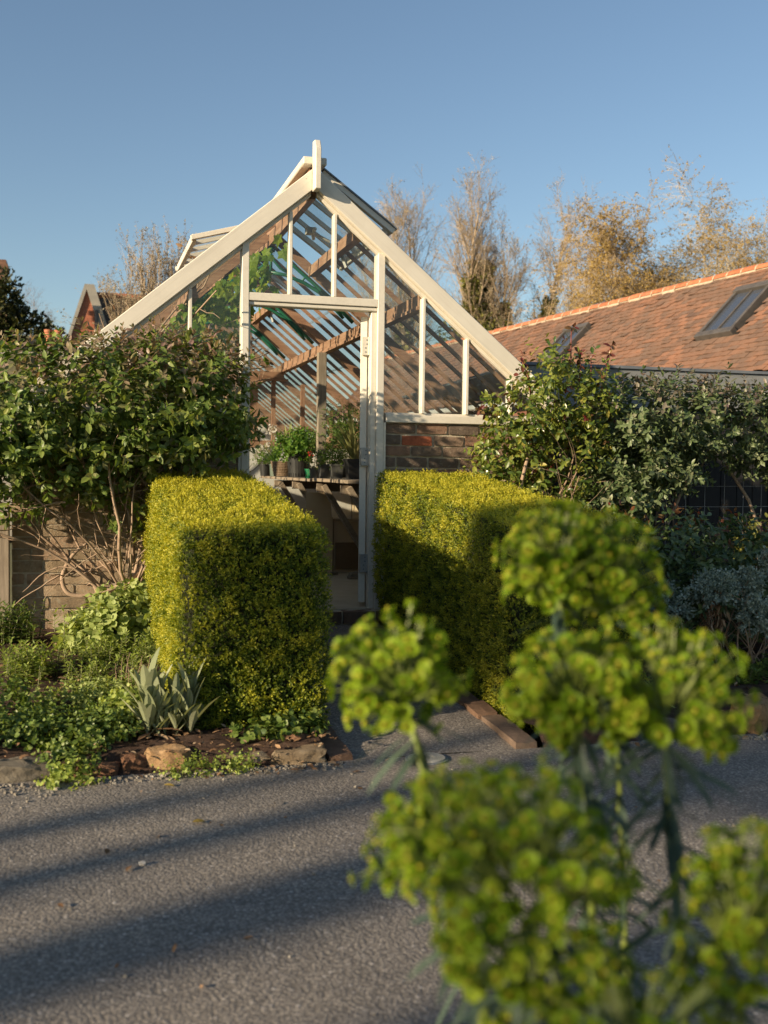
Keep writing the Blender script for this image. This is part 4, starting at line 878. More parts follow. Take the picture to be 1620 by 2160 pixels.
wf = empty('wire_fence', (2.3,-.05,-.1), 'square mesh wire fence in front of the dark shed', 'fence')
m = MB()
for k in range(16): x = 1.3+k*.16; m.tube([(x,-.05,-.2),(x+random.uniform(-.01,.01),-.05,1.35)], .0022, 4)
for k in range(10): z = -.05+k*.15; m.tube([(1.3,-.05,z),(2.5,-.047,z-.012),(3.8,-.05,z)], .0022, 4)
m.build('wire_mesh', mat_simple('galvanised wire', (.24,.25,.26), (.36,.37,.38), 20, .5), wf)
for x in (1.32, 3.4): MB().box((x-.03,-.04,-.3),(x+.03,.02,1.4)).build('post', M_OLDZ, wf, .004)

# ------------------------------------------------------------------ the trees and shrub across the road that shade the drive (behind the camera, toward the sun)
EU = np.array([math.cos(R(SUN_AZ)), -math.sin(R(SUN_AZ)), 0]); ES = np.array([-math.sin(R(SUN_AZ)), -math.cos(R(SUN_AZ)), 0])
M_YEWF = mat_leaf('dark evergreen needles', [(0, (.010,.022,.008)), (.5, (.022,.042,.013)), (1, (.05,.075,.02))], .5, .15, 1.4, .35, bump=False)
M_YEWT = mat_wood('yew trunk', (.06,.04,.03), (.12,.085,.06), (.19,.14,.1), 2, .9)
TV = 14.0
def sp(u, v, z): return EU*u + ES*v + np.array([0,0,z])
def shade_tree(u, v, r, lab, u0, u1, z0, z1, n):
    """clipped yew on a clear trunk"""
    p = sp(u, v, -.4); root = empty('clipped_yew', tuple(p), lab, 'tree', 'row of clipped yews across the road')
    m = MB(); m.tube([tuple(sp(u,v,-.4)), tuple(sp(u+.02,v,1.5)), tuple(sp(u-.02,v,3.6)), tuple(sp(u,v+.1,6.6))], [r*1.12, r, r*.92, r*.45], 12); m.build('trunk', M_YEWT, root, smooth=True)
    k = int(700*r/.2)+250; zz = -.3+4.6*rng.random(k); aa = rng.random(k)*6.28; ra = r*(.9+.5*rng.random(k)*(1+np.array([mnoise.noise((z*1.4,u*9,0)) for z in zz]))); Q = np.array([sp(u+ra[i]*math.cos(aa[i]), v+ra[i]*math.sin(aa[i]), zz[i]) for i in range(k)])
    f = link('trunk_shoots', leaf_mesh('trunk_shoots', QUAD, Q, rng.normal(0,1,Q.shape), rng.normal(0,1,Q.shape), np.full(k,.09), M_YEWF, p), root); f['kind'] = 'stuff'  # leaf scatter added round the unseen trunk to break up its shadow edge
    q = rng.random((n,3)); P = np.array([sp(u0+(u1-u0)*a, v-.7+1.4*b, z0+(z1-z0)*c) for a, b, c in q])
    P[:,2] += .16*np.array([mnoise.noise(x*1.3) for x in P])
    f = link('crown', leaf_mesh('crown', QUAD, P-.1, rng.normal(0,1,P.shape), rng.normal(0,1,P.shape), (.13 if u0 < 2 else .17)*(.6+.8*rng.random(n)), M_YEWF, p), root); f['kind'] = 'stuff'
shade_tree(2.27, 18, .06, 'thin trunked clipped yew, nearest the greenhouse in the row across the road', 1.69, 2.5, 4.56, 7.8, 6500)
shade_tree(2.68, 18, .085, 'second clipped yew of the row across the road', 2.48, 3.0, 4.42, 7.8, 1600)
shade_tree(3.24, 18, .17, 'thickest trunked clipped yew of the row across the road', 2.98, 3.75, 4.40, 7.8, 2300)
shade_tree(4.15, 18, .22, 'last clipped yew of the row across the road', 3.72, 4.3, 4.35, 7.8, 1900)
shade_tree(5.2, 18.3, .1, 'thin crowned young yew beside the last clipped one across the road', 4.3, 5.9, 4.0, 6.8, 260)

# ------------------------------------------------------------------ long tiled building on the right
M_TILE = None
def mat_tile():
    t = NT('clay roof tiles'); a = t.attr('rnd'); oi = t.oirnd(); s = t.math('FRACT', t.math('ADD', a, oi))
    c = t.ramp(s, [(0, (.12,.078,.06)), (.25, (.175,.10,.068)), (.5, (.22,.115,.072)), (.78, (.27,.135,.082)), (.9, (.20,.12,.085)), (1, (.145,.10,.078))])
    g = t.geo(); st = t.n('ShaderNodeMapping'); st.inputs['Scale'].default_value = (.55,.55,.9); t.l(g, st.inputs[0])
    c = t.mix(t.ramp(t.noise(st.outputs[0], 1.4, 7, .7), [(.36, (0,0,0)), (.62, (.85,.85,.85))]), c, (.15,.10,.072))
    c = t.mix(t.ramp(t.noise(g, 16, 5, .8), [(.62, (0,0,0)), (.7, (.5,.5,.5))]), c, (.26,.21,.14))
    return t.done(t.bsdf(c, .9, t.noise(g, 40, 5, .8), .5, .006, .2))
M_TILE = mat_tile()
M_RIDGE = mat_brick('ridge tile', [(0, (.36,.13,.065)), (.5, (.44,.17,.085)), (1, (.40,.15,.08))], .66)
M_POINT = mat_simple('pale ridge mortar', (.36,.29,.20), (.50,.42,.31), 12, .9)
M_HBRICK = mat_simple('red house brick', (.20,.08,.05), (.32,.13,.08), 3, .9)
M_FRAME = mat_simple('brown grey rooflight frame', (.055,.05,.045), (.10,.09,.08), 8, .5)
M_PANEB = NT('rooflight glass'); M_PANEB = M_PANEB.done(M_PANEB.bsdf((.05,.06,.08), .06, spec=1.0))
M_GUTTER = mat_simple('pale grey gutter', (.33,.34,.33), (.42,.42,.40), 6, .5)
HP = Vector((7.97, 7.07, 4.03)); DR = Vector((-math.sin(R(6.1)), math.cos(R(6.1)), 0)); NH = Vector((-math.cos(R(6.1)), -math.sin(R(6.1)), 0))
DN = (NH - Vector((0,0,1))).normalized(); NU = (NH + Vector((0,0,1))).normalized()      # down the slope, out of the slope
rt = lambda a, d, h=0: HP + DR*a + DN*(d*1.4142) + NU*h
hb = empty('tiled_building', tuple(HP+NH*1.2-Vector((0,0,4.1))), 'long low brick building with an orange clay tiled roof and two rooflights', 'building')
def slab(mb, a0, a1, d0, d1, h0, h1, r=None):
    v = [rt(a,d,h) for h in (h0,h1) for a, d in ((a0,d0),(a1,d0),(a1,d1),(a0,d1))]
    return mb.add(v, [(0,3,2,1),(4,5,6,7),(0,1,5,4),(1,2,6,5),(2,3,7,6),(3,0,4,7)], r)
roof = slab(MB(), -7, 15, .02, 1.82, -.16, -.045).build('roof', M_FRAME, hb)
TW, G = .168, .104/1.4142
pitch_rows = int(1.79/G); tv = np.array([(0,0,.0),(1,0,.0),(1,1,.0),(0,1,.0),(0,0,.014),(1,0,.014),(1,1,.014),(0,1,.014),(.5,0,.004),(.5,1,.004),(.5,0,.019),(.5,1,.019)])
tf = np.array([(4,10,11,7),(10,5,6,11),(7,11,9,3),(11,6,2,9),(0,8,10,4),(8,1,5,10),(0,4,7,3),(1,2,6,5)])
tiles = []
for r_ in range(pitch_rows):
    d1 = 1.81 - r_*G; a = -7 + (r_ % 2)*TW/2
    while a < 15:
        bad = any(a+TW > s0 and a < s1 and d1 > q0 and d1-G < q1 for s0, s1, q0, q1 in ((-.68,.12,.415,1.175),(4.05,4.85,.45,1.09)))
        if not bad: tiles.append((a, d1))
        a += TW+.004
tiles = np.array(tiles); tw = np.array([rt(a,d) for a, d in tiles])
def frame_px(p):
    q = np.asarray(p)-np.array(CAM); z = q@np.array(fwd); return 810+2250*(q@np.array(rr))/z, 1080-2250*(q@np.array(uu))/z, z
px, py, pz = frame_px(tw); vis = (px < 1640) & (px > 1000) & (py > 540); order = np.argsort(pz + np.where(vis & (px > 1330), 0, 500))
def tile_geo(i):
    a, d = tiles[i]; k = rng.normal(0,1,6); ln = G*1.75; lift0 = .001; lift1 = .025+.007*k[0]
    v = []
    for x, y, z in tv:
        dd_ = d - ln*(1-y)*1.0 + .0028*k[1]*y; aa = a + x*TW + .003*k[2]
        v.append(rt(aa, dd_, lift0+(lift1-lift0)*y + z + .0035*k[3]*(x-.5)*y + .004*abs(k[4])*y*(k[5] > 1.1)))
    return np.array([tuple(p) for p in v])
near = order[:300]; rest = order[300:]
rest = [i for i in rest if px[i] < 1800 and pz[i] > 0 or py[i] < 2000][:3600]
T_V = np.concatenate([tile_geo(i) for i in rest]); T_F = (tf[None]+(np.arange(len(rest))*12)[:,None,None]).reshape(-1,4)
o = link('roof_tiles', np_mesh('roof_tiles', T_V-np.array(org(roof)), T_F, M_TILE, np.repeat(rng.random(len(rest)),12)), roof); o['kind'] = 'stuff'
tm = []
for k in range(10):
    i = near[k]; g = tile_geo(i); c = tw[i]; tm.append(np_mesh('tile', g-c, tf, M_TILE, np.full(12, 0.)))
for i in near:
    ob = link('tile', tm[rng.integers(10)], roof, Vector(tw[i]) - org(roof) + NU*float(rng.normal(0,.0012)))
# ridge
a = -7; k = 0; ridge_me = []
for q in range(4):
    m = MB(); nseg = 7; vs = []; L = .325
    for aa in (.004, L-.004):
        for i in range(nseg):
            th = math.pi*(.04+.92*i/(nseg-1)); rad = .115+.002*q
            vs.append(DR*aa + NH*(-math.cos(th)*rad) + Vector((0,0,math.sin(th)*rad*.9-.035)))
    m.add(vs, [(i,i+1,i+1+nseg,i+nseg) for i in range(nseg-1)] + [tuple(range(nseg-1,-1,-1)), tuple(range(nseg,2*nseg))], .5); ridge_me.append(m.mesh('ridge_tile', M_RIDGE, smooth=False))
jm = MB(); vs = []
for aa in (-.012, .012):
    for i in range(7):
        th = math.pi*(.02+.96*i/6); vs.append(DR*aa + NH*(-math.cos(th)*.122) + Vector((0,0,math.sin(th)*.113-.035)))
jm.add(vs, [(i,i+1,i+8,i+7) for i in range(6)] + [tuple(range(6,-1,-1)), tuple(range(7,14))], .5); joint_me = jm.mesh('mortar_joint', M_POINT)
while a < 15:
    p = HP + DR*a - org(roof); ob = link('ridge_tile', ridge_me[k % 4], roof, p + Vector((0,0,random.uniform(-.006,.006)))); link('mortar_joint', joint_me, roof, p); a += .325; k += 1
m = MB()
for i in range(67):
    a0 = -7+i*.325; w0 = .03+.018*math.sin(i*2.3)
    v = [rt(a0, .055, .03), rt(a0+.33, .055, .03), rt(a0+.33, .055+w0*.75, .03), rt(a0, .055+w0*.75, .03), rt(a0, .05, .065), rt(a0+.33, .05, .065), rt(a0+.33, .055+w0*.62, .048), rt(a0, .055+w0*.62, .048)]
    m.add(v, [(0,3,2,1),(4,5,6,7),(0,1,5,4),(1,2,6,5),(2,3,7,6),(3,0,4,7)])
o = m.build('ridge_bedding', M_POINT, roof); o['kind'] = 'stuff'
def rooflight(a0, a1, d0, d1):
    f = MB(); t = .06
    slab(f, a0, a0+t, d0, d1, -.02, .10); slab(f, a1-t, a1, d0, d1, -.02, .10); slab(f, a0-.02, a1+.02, d0-.03, d0+.05, -.02, .118); slab(f, a0-.02, a1+.02, d1-.055, d1+.02, -.02, .105)
    slab(f, (a0+a1)/2-.016, (a0+a1)/2+.016, d0+.051, d1-.056, .03, .085)
    fr = f.build('rooflight', M_FRAME, hb, .004)
    for b0, b1 in ((a0+t,(a0+a1)/2-.016),((a0+a1)/2+.016,a1-t)): slab(MB(), b0+.002, b1-.002, d0+.052, d1-.057, .035, .06).build('pane', M_PANEB, fr)
rooflight(-.66, .10, .43, 1.16); rooflight(4.07, 4.83, .47, 1.07)
m = MB(); w0 = NH*2.38; 
def vbox(mb, a0, a1, n0, n1, z0, z1):
    v = [HP+DR*a+NH*n+Vector((0,0,z-HP.z)) for z in (z0,z1) for a, n in ((a0,n0),(a1,n0),(a1,n1),(a0,n1))]
    return mb.add(v, [(0,3,2,1),(4,5,6,7),(0,1,5,4),(1,2,6,5),(2,3,7,6),(3,0,4,7)])
vbox(MB(), -6.9, 14.9, -2.2, 1.60, -.4, 2.18).build('wall', M_HBRICK, hb); vbox(MB(), -7, 15, 1.80, 1.92, 2.10, 2.20).build('gutter', M_GUTTER, hb, .02); vbox(MB(), -7, 15, 1.61, 1.795, 2.14, 2.19).build('soffit', M_GUTTER, hb)
m = MB(); m.add([tuple(rt(-7,.02,-.05)), tuple(rt(15,.02,-.05)), tuple(HP+DR*15-NH*2.6+Vector((0,0,-2.62))), tuple(HP-DR*7-NH*2.6+Vector((0,0,-2.62)))], [(0,1,2,3)]); m.build('rear_roof_slope', M_TILE, hb)

# ------------------------------------------------------------------ far left: school house gable, chimneys, yew, mossy roof
def mat_fbrick(name, a, b, mort, sx=4.6):
    t = NT(name); c = t.n('ShaderNodeTexCoord'); mp = t.n('ShaderNodeMapping'); mp.inputs['Rotation'].default_value = (R(90), 0, 0); t.l(c.outputs['Object'], mp.inputs[0])
    k = t.n('ShaderNodeTexBrick'); k.inputs['Scale'].default_value = sx; k.inputs['Mortar Size'].default_value = .014; k.inputs['Color1'].default_value = (*a,1); k.inputs['Color2'].default_value = (*b,1); k.inputs['Mortar'].default_value = (*mort,1); k.inputs['Brick Width'].default_value = 1.0; k.inputs['Row Height'].default_value = .36
    t.l(mp.outputs[0], k.inputs['Vector']); cc = t.mix(.6, k.outputs[0], t.ramp(t.noise(t.geo(), 2.5, 6), [(.3,(.6,.6,.6)),(.7,(1.3,1.3,1.3))]), 'MULTIPLY')
    return t.done(t.bsdf(cc, .9, k.outputs[1], .3, .02, .2))
M_FB = mat_fbrick('far red brick', (.42,.15,.085), (.34,.12,.07), (.42,.30,.20)); M_STONE = mat_simple('grey gable coping', (.24,.225,.19), (.36,.335,.28), 3, .9); M_BUFF = mat_simple('buff stone dressing', (.36,.28,.17), (.46,.36,.23), 3, .9)
M_SLATE = mat_simple('old stone slates', (.05,.042,.038), (.12,.10,.085), 2.4, .8, .5, .03, (1,1,1), False, ((.34,.33,.30), 5, .63)); M_POT = mat_simple('terracotta pot', (.34,.12,.06), (.42,.16,.08), 4, .85)
gx, gy = -1.74, 32.8
gh = empty('gabled_house', (gx, gy+3, 0), 'red brick house with a steep stone coped gable and dark slate roof', 'house')
sl_ = 4.3
def gp(dx, z, y=0): return (gx+dx, gy+y, z)
ap = 7.2; bw = 1.75; bz = ap-bw*sl_*.85
MB().prism([(gx-bw, -.3), (gx+bw, -.3), (gx+bw, ap-bw*3.1), (gx, ap), (gx-bw, ap-bw*3.1)], gy, gy+.35).build('gable_wall', M_FB, gh)
for s, cw in ((-1, .07), (1, .26)):
    MB().prism([(gx+s*.0, ap-.02), (gx+s*(bw+.1), ap-.02-(bw+.1)*3.1), (gx+s*(bw+.1+cw), ap-.02-(bw+.1)*3.1), (gx+s*cw, ap+.16), (gx, ap+.16)][::s], gy-.10, gy+.55).build('coping', M_STONE, gh)
MB().prism([(gx-.24, ap-3.0), (gx+.24, ap-3.0), (gx+.24, ap-1.9), (gx, ap-1.45), (gx-.24, ap-1.9)], gy-.02, gy+.05).build('stone_surround', M_BUFF, gh)
MB().prism([(gx-.12, ap-3.0), (gx+.12, ap-3.0), (gx+.12, ap-2.2), (gx, ap-1.9), (gx-.12, ap-2.2)], gy-.04, gy-.018).build('niche', M_STONE, gh)
m = MB(); m.tube([(gx+.33, gy-.12, ap-.75), (gx+.36, gy-.12, ap-4)], .07, 8); m.build('downpipe', M_FRAME, gh)
m = MB(); e = 3.4; zr0 = ap-.05; m.add([(gx+.05,gy+.5,zr0),(gx+9,gy+9,zr0),(gx+9.0,gy+7.2,zr0-2.6),(gx+1.9,gy+.4,zr0-5)], [(0,3,2,1)]); 
m.add([(gx+.02,gy+.55,zr0+.02),(gx+3.2,gy+.0,zr0+.02),(gx+3.4,gy-1.4,zr0-3.4),(gx+1.35,gy+.2,zr0-4.3)], [(0,3,2,1)])
MB().add([(gx+.1,gy+.56,zr0-.1),(gx+6.0,gy+.56,zr0-.1),(gx+6.0,gy+.40,zr0-3.6),(gx+1.35,gy+.40,zr0-3.6),(gx+.1,gy+2.0,zr0-.1),(gx+6.0,gy+2.0,zr0-.1),(gx+6.0,gy+2.0,zr0-3.6),(gx+1.35,gy+2.0,zr0-3.6)], [(0,1,2,3),(0,4,5,1),(1,5,6,2),(4,7,6,5),(3,2,6,7),(0,3,7,4)]).build('roof', M_SLATE, gh)
MB().tube([(gx+.1,gy+.62,zr0-.06),(gx+6,gy+.62,zr0-.08)], .12, 8).build('ridge', M_POT, gh)
MB().box((gx+1.2,gy+.6,-.3),(gx+6,gy+4,zr0-3.7)).build('side_wall', M_FB, gh)
# chimney at the very left edge
M_DFB = mat_fbrick('dark chimney brick', (.16,.085,.06), (.22,.12,.08), (.20,.16,.12))
ch = empty('brick_chimney', (-4.62, 30.6, 0), 'tall brick chimney cut by the left edge of the view', 'chimney')
m = MB(); m.box((-5.2,30.3,-.3),(-4.36,31.2,7.0)).build('stack', M_DFB, ch)
m = MB()
for k, (z, e_) in enumerate(((6.95,.05),(7.12,.09),(7.3,.13),(7.44,.08))): m.box((-5.2-e_,30.3-e_,z+.002*k),(-4.36+e_,31.2+e_,z+.15+.002*k))
m.build('cap', M_DFB, ch)
st_ = empty('chimney_stack', (-2.67, 20.5, 0), 'low stone chimney stack carrying a pair of terracotta pots', 'chimney')
m = MB(); m.box((-2.86,20.3,-.3),(-2.36,20.8,3.72)); m.box((-2.9,20.26,3.722),(-2.32,20.84,3.80)); m.build('stack', M_STONE, st_)
for x in (-2.70, -2.47): m = MB(); m.lathe((x,20.5,3.80), [(.10,0),(.095,.05),(.085,.34),(.105,.36),(.105,.42)], 14); m.build('pot', M_POT, st_, smooth=False)
mw_ = empty('outbuilding', (-3.6, 12.8, 0), 'low outbuilding with a moss covered lean-to roof at the left edge', 'building')
MB().prism([(-7,2.3),(-2.2,2.3),(-2.2,-.3),(-7,-.3)], 12.4, 14).build('wall', M_STONE, mw_)
M_MOSS = mat_simple('mossy roof', (.075,.075,.03), (.16,.135,.07), 4, .95, .6, .02, (1,1,1), False, ((.05,.07,.02), 3, .55))
MB().add([(-7.2,11.7,2.2),(-2.1,11.7,2.2),(-2.1,12.4,2.82),(-7.2,12.4,2.82),(-7.2,11.8,2.1),(-2.1,11.8,2.1),(-2.1,12.5,2.72),(-7.2,12.5,2.72)], [(0,1,2,3),(4,7,6,5),(0,4,5,1),(1,5,6,2),(2,6,7,3),(3,7,4,0)]).build('roof', M_MOSS, mw_)
MB().box((-7.2,12.39,2.80),(-2.1,12.56,2.86)).build('ridge', M_STONE, mw_)
bh = empty('far_house', (-1.6, 36, 0), 'far low brown roofed house seen between the yew and the gable', 'house')
MB().prism([(-4.6,-.3),(3,-.3),(3,5.2),(-4.6,5.2)], 38.5, 43).build('wall', M_FB, bh); MB().add([(-4.8,38.2,5.0),(3,38.2,5.0),(3,40.5,6.35),(-4.8,40.5,6.35),(-4.8,43,5.0),(3,43,5.0)], [(0,1,2,3),(3,2,5,4),(0,3,4),(1,5,2)]).build('roof', M_MOSS, bh)

# ------------------------------------------------------------------ trees behind
M_BARE = mat_wood('pale bare branches', (.16,.115,.07), (.31,.235,.15), (.44,.35,.24), 2, .85, 1)
M_BIRCH = mat_wood('silvery birch bark', (.20,.155,.10), (.36,.30,.21), (.52,.46,.35), 2, .8, 1)
M_BUD = mat_leaf('swelling buds', [(0, (.20,.15,.09)), (.6, (.34,.28,.18)), (1, (.48,.43,.32))], .7, .2, 1.2, .2, bump=False)
M_GOLD = mat_leaf('golden catkins and young leaves', [(0, (.24,.15,.04)), (.5, (.38,.26,.075)), (1, (.50,.37,.13))], .7, .3, 1.2, .2, bump=False)
M_IVY = mat_leaf('ivy', [(0, (.08,.095,.02)), (.5, (.165,.175,.036)), (1, (.27,.26,.07))], .4, .25, 1.5, .4, bump=False)
def bare_tree(name, lab, base, stems_, spec, mat, buds=None, bud_n=0, bud_s=.08, ivy=None, ntube=(7,5,4,3), droop=0, grp=None, tip=.35):
    """stems_: list of (top offset, start radius); spec: list of (n children, angle, length ratio, radius ratio, up)"""
    global rng
    rng = np.random.default_rng(int(abs(base[0])*37+abs(base[1])*11))
    root = empty(name, base, lab, 'tree', grp); b = np.array(base, float)
    P = np.tile(b, (len(stems_),1)) + rng.normal(0,.12,(len(stems_),3))*np.array([1,1,0]); D = np.array([s[0] for s in stems_], float); L = np.linalg.norm(D,axis=1); Ra = np.array([s[1] for s in stems_])
    pts, rad = grow(P, D, L, Ra, 9, .07, .05, .18); V, F = tubes(pts, rad, ntube[0]); o = np.array(org(root))
    link('trunk', np_mesh('trunk', V-o, F, mat, rng.random(len(V)), smooth=True), root)
    parts = []; lv = [(pts, rad, L)]; cur = (pts, rad, L)
    for i, (nc, ang, lr, r_, up) in enumerate(spec):
        p, d, l, r = kids(cur[0], cur[1], cur[2], nc, .28 if i == 0 else .15, 1., ang, lr, r_, droop*(i > 0)); r = np.maximum(r, .006)
        q, qr = grow(p, d, l, r, 6 if i == 0 else 5 if i == 1 else 4, .10, up, .3); cur = (q, qr, l); parts.append(tubes(q, qr, ntube[min(i+1,3)]))
    V, F = join(parts); f = link('branches', np_mesh('branches', V-o, F, mat, rng.random(len(V))), root); f['kind'] = 'stuff'
    if buds is not None:
        q = cur[0]; M, k, _ = q.shape; i = rng.integers(M, size=bud_n); w = rng.random(bud_n)**.6*(k-1); j = np.minimum(w.astype(int), k-2); w = (w-j)[:,None]
        p = q[i,j]*(1-w)+q[i,j+1]*w + rng.normal(0,.02,(bud_n,3)); A = unit(q[i,j+1]-q[i,j]+rng.normal(0,.5,(bud_n,3))-np.array([0,0,droop]))
        f = link('buds', leaf_mesh('buds', QUAD, p, A, rng.normal(0,1,(bud_n,3)), bud_s*(.5+rng.random(bud_n)), buds, o), root); f['kind'] = 'stuff'
    if ivy:
        for si, h0, h1, wd, n in ivy:
            c = pts[si]; z = b[2] + (h0+(h1-h0)*rng.random(n)**1.25); x = np.interp(z, c[:,2], c[:,0]); y = np.interp(z, c[:,2], c[:,1]); fr = (z-b[2]-h0)/(h1-h0)
            a = rng.random(n)*6.28; rr2 = wd*(1.05-.7*fr)*(.35+.75*rng.random(n))*(1+.5*np.sin(z*2.1+si)); p = np.stack([x+np.cos(a)*rr2, y+np.sin(a)*rr2, z],1)
            A = unit(np.stack([np.cos(a),np.sin(a),rng.normal(-.3,.5,n)],1)); f = link('ivy', leaf_mesh('ivy', OVAL, p, A, rng.normal(0,1,(n,3))+np.array([0,-.5,.6]), .17+.12*rng.random(n), M_IVY, o), root); f['kind'] = 'stuff'
    return root
# pollard close behind the greenhouse on the left
bare_tree('bare_pollard_tree', 'bare pollarded tree with a fan of upright budding shoots behind the roof slope', (-.15, 20, 2.2),
    [((-.8,.1,2.5),.06), ((-.5,0,3.1),.06), ((-.25,.2,3.8),.06), ((.05,.1,3.75),.06), ((.35,0,3.6),.06), ((.7,.1,3.4),.06), ((1.05,0,3.2),.06), ((-1.05,0,2.0),.05), ((1.35,.1,3.0),.05), ((-.65,.3,2.9),.05), ((-.95,.2,2.4),.045), ((-.1,.4,3.5),.05), ((.5,.3,3.5),.05), ((-.38,-.2,3.4),.05), ((.2,-.2,3.6),.05), ((.88,.3,3.2),.05)],
    [(12,26,.42,.5,.2), (6,20,.5,.6,.15)], M_BARE, M_BUD, 11000, .042, None, (7,4,3,3), tip=.3)
bare_tree('bare_tree', 'slim bare tree with scattered twigs, left of the ivy clad pair', (11.6, 36.5, 1.5),
    [((-.55,0,10.0),.15), ((.9,.2,9.3),.14), ((-2.0,.3,8.6),.085)], [(30,30,.28,.42,.15), (11,34,.42,.5,.09), (5,36,.55,.6,.06)], M_BARE, M_BUD, 9000, .055, [(1,2.5,6.0,.24,420)], (8,5,3,3), grp='bare trees behind the greenhouse')
bare_tree('bare_tree', 'bare tree with ivy climbing up to its mid height, just right of the barge board', (14.5, 35.6, 1.0),
    [((-.5,0,10.7),.18), ((.5,.3,9.2),.12)], [(32,30,.28,.42,.15), (12,34,.42,.5,.09), (5,36,.55,.6,.06)], M_BARE, M_BUD, 8000, .055, [(0,2,8.0,.95,4200),(1,3,7.0,.6,1600)], (8,5,3,3), grp='bare trees behind the greenhouse')
bare_tree('bare_tree', 'bare tree wrapped in the tallest ivy column, above the roof end', (16.1, 35.1, 1.0),
    [((-.35,0,9.2),.15), ((1.2,.2,10.2),.15), ((2.0,.2,8.6),.09)], [(30,30,.27,.42,.15), (12,34,.42,.5,.09), (5,36,.55,.6,.06)], M_BARE, M_BUD, 8500, .055, [(0,2,8.8,.8,4200),(1,2.5,7.4,.6,2400)], (8,5,3,3), grp='bare trees behind the greenhouse')
bare_tree('birch_tree', 'feathery golden birch with a drooping crown, left of the white stemmed one', (18.2, 29.4, 1.0),
    [((-1.1,0,7.9),.12), ((.5,0,7.2),.12), ((-.2,.4,8.2),.10)], [(30,50,.38,.42,.03), (13,44,.5,.5,.0), (7,40,.6,.6,-.08)], M_BARE, M_GOLD, 60000, .066, None, (8,5,3,3), .28, 'golden birches beyond the tiled roof')
bare_tree('birch_tree', 'birch with pale stems and an airy golden crown, above the far rooflight', (21.2, 28.7, 1.0),
    [((-.9,0,8.7),.12), ((.6,.1,8.0),.11), ((-2.0,.2,7.3),.09), ((1.7,0,7.0),.09)], [(28,50,.38,.42,.03), (13,44,.5,.5,.0), (7,40,.6,.6,-.06)], M_BIRCH, M_GOLD, 58000, .066, None, (8,5,3,3), .25, 'golden birches beyond the tiled roof')
bare_tree('birch_tree', 'golden birch partly cut by the right edge of the view', (24.2, 27.8, 1.0),
    [((-.9,0,7.0),.11), ((.3,.1,7.6),.11)], [(22,48,.36,.42,.03), (11,44,.5,.5,.0), (7,40,.6,.6,-.06)], M_BARE, M_GOLD, 34000, .066, None, (8,5,3,3), .25, 'golden birches beyond the tiled roof')
bare_tree('bare_tree', 'small tangled bare tree low between the ivy clad trees and the birch', (18.3, 36, 1.0),
    [((-.6,0,5.6),.09), ((.8,0,6.0),.09), ((2.2,0,5.6),.08)], [(20,44,.36,.45,.05), (11,42,.5,.5,.02), (5,40,.55,.6,.02)], M_BARE, M_BUD, 6000, .055, None, (7,4,3,3), grp='bare trees behind the greenhouse')
root = empty('ivy_bush', (13.0, 36, 1), 'rounded evergreen bush in the gap beside the barge board, below the bare trees', 'shrub')
P, N = blob_points([(13.2,36,5.6,.7,.7,1.8),(13.7,36,4.2,.9,.7,1.8)], 1500, .6); f = link('foliage', leaf_mesh('foliage', OVAL, P, unit(N+rng.normal(0,.6,N.shape)), rng.normal(0,1,N.shape), np.full(len(P),.2), M_IVY, np.array(org(root))), root); f['kind'] = 'stuff'
MB().tube([(13.2,36,0),(13.2,36,5)], .1, 6).build('stem', M_BARE, root)
# yew on the far left
root = empty('yew_tree', (-3.9, 25.2, 0), 'dark evergreen yew with layered sprays at the left edge', 'tree')
MB().tube([(-4.1,25.3,-.3),(-4.0,25.3,3),(-3.9,25.2,5.2)], [.3,.22,.08], 10).build('trunk', M_YEWT, root, smooth=True)
bl = [(-4.3,25.2,5.0,.7,.8,.9), (-3.55,25.1,4.55,.75,.8,.55), (-2.95,25,4.25,.55,.7,.42), (-3.6,25,3.6,1.1,.9,.5), (-4.8,25.2,4.0,.8,.9,1.2), (-2.9,25,3.5,.6,.7,.4), (-4.0,25.1,5.7,.3,.4,.5)]
P, N = blob_points(bl, 2600, .5); m_ = 6; D = unit(N+rng.normal(0,.35,N.shape)+np.array([0,-.1,.15])); tt = np.linspace(0,1,m_); PL = P[:,None]+D[:,None]*(tt*.26)[None,:,None]
A = unit(rng.normal(0,.55,(len(P),m_,3))+D[:,None]); f = link('crown', leaf_mesh('crown', QUAD, PL.reshape(-1,3), A.reshape(-1,3), rng.normal(0,1,(len(P)*m_,3))+np.array([0,0,.8]), .10+.07*rng.random(len(P)*m_), mat_leaf('yew sprays', [(0,(.012,.02,.006)),(.6,(.04,.05,.014)),(1,(.10,.095,.022))], .5, .2, 1.4, .35, bump=False), np.array(org(root))), root); f['kind'] = 'stuff'
# far pinkish bare tree by the gable
bare_tree('bare_tree', 'distant reddish bare tree peeping out left of the gable', (-4.4, 60, 1.0), [((-.3,0,8.3),.12), ((.7,0,8.0),.12)], [(14,44,.34,.45,.05), (10,42,.5,.5,.02), (6,40,.55,.6,.02)], M_TWIG, None, 0, .1, None, (6,4,3,3), grp='bare trees behind the greenhouse')
bare_tree('bare_tree', 'distant golden bare tree above the slate roof of the gabled house', (.6, 60, 1.0), [((-.5,0,9.6),.14), ((.9,0,9.8),.14), ((2.2,0,9.2),.14)], [(14,44,.34,.45,.05), (10,42,.5,.5,.02), (6,40,.55,.6,.02)], M_BARE, M_GOLD, 3000, .12, None, (6,4,3,3), grp='bare trees behind the greenhouse')

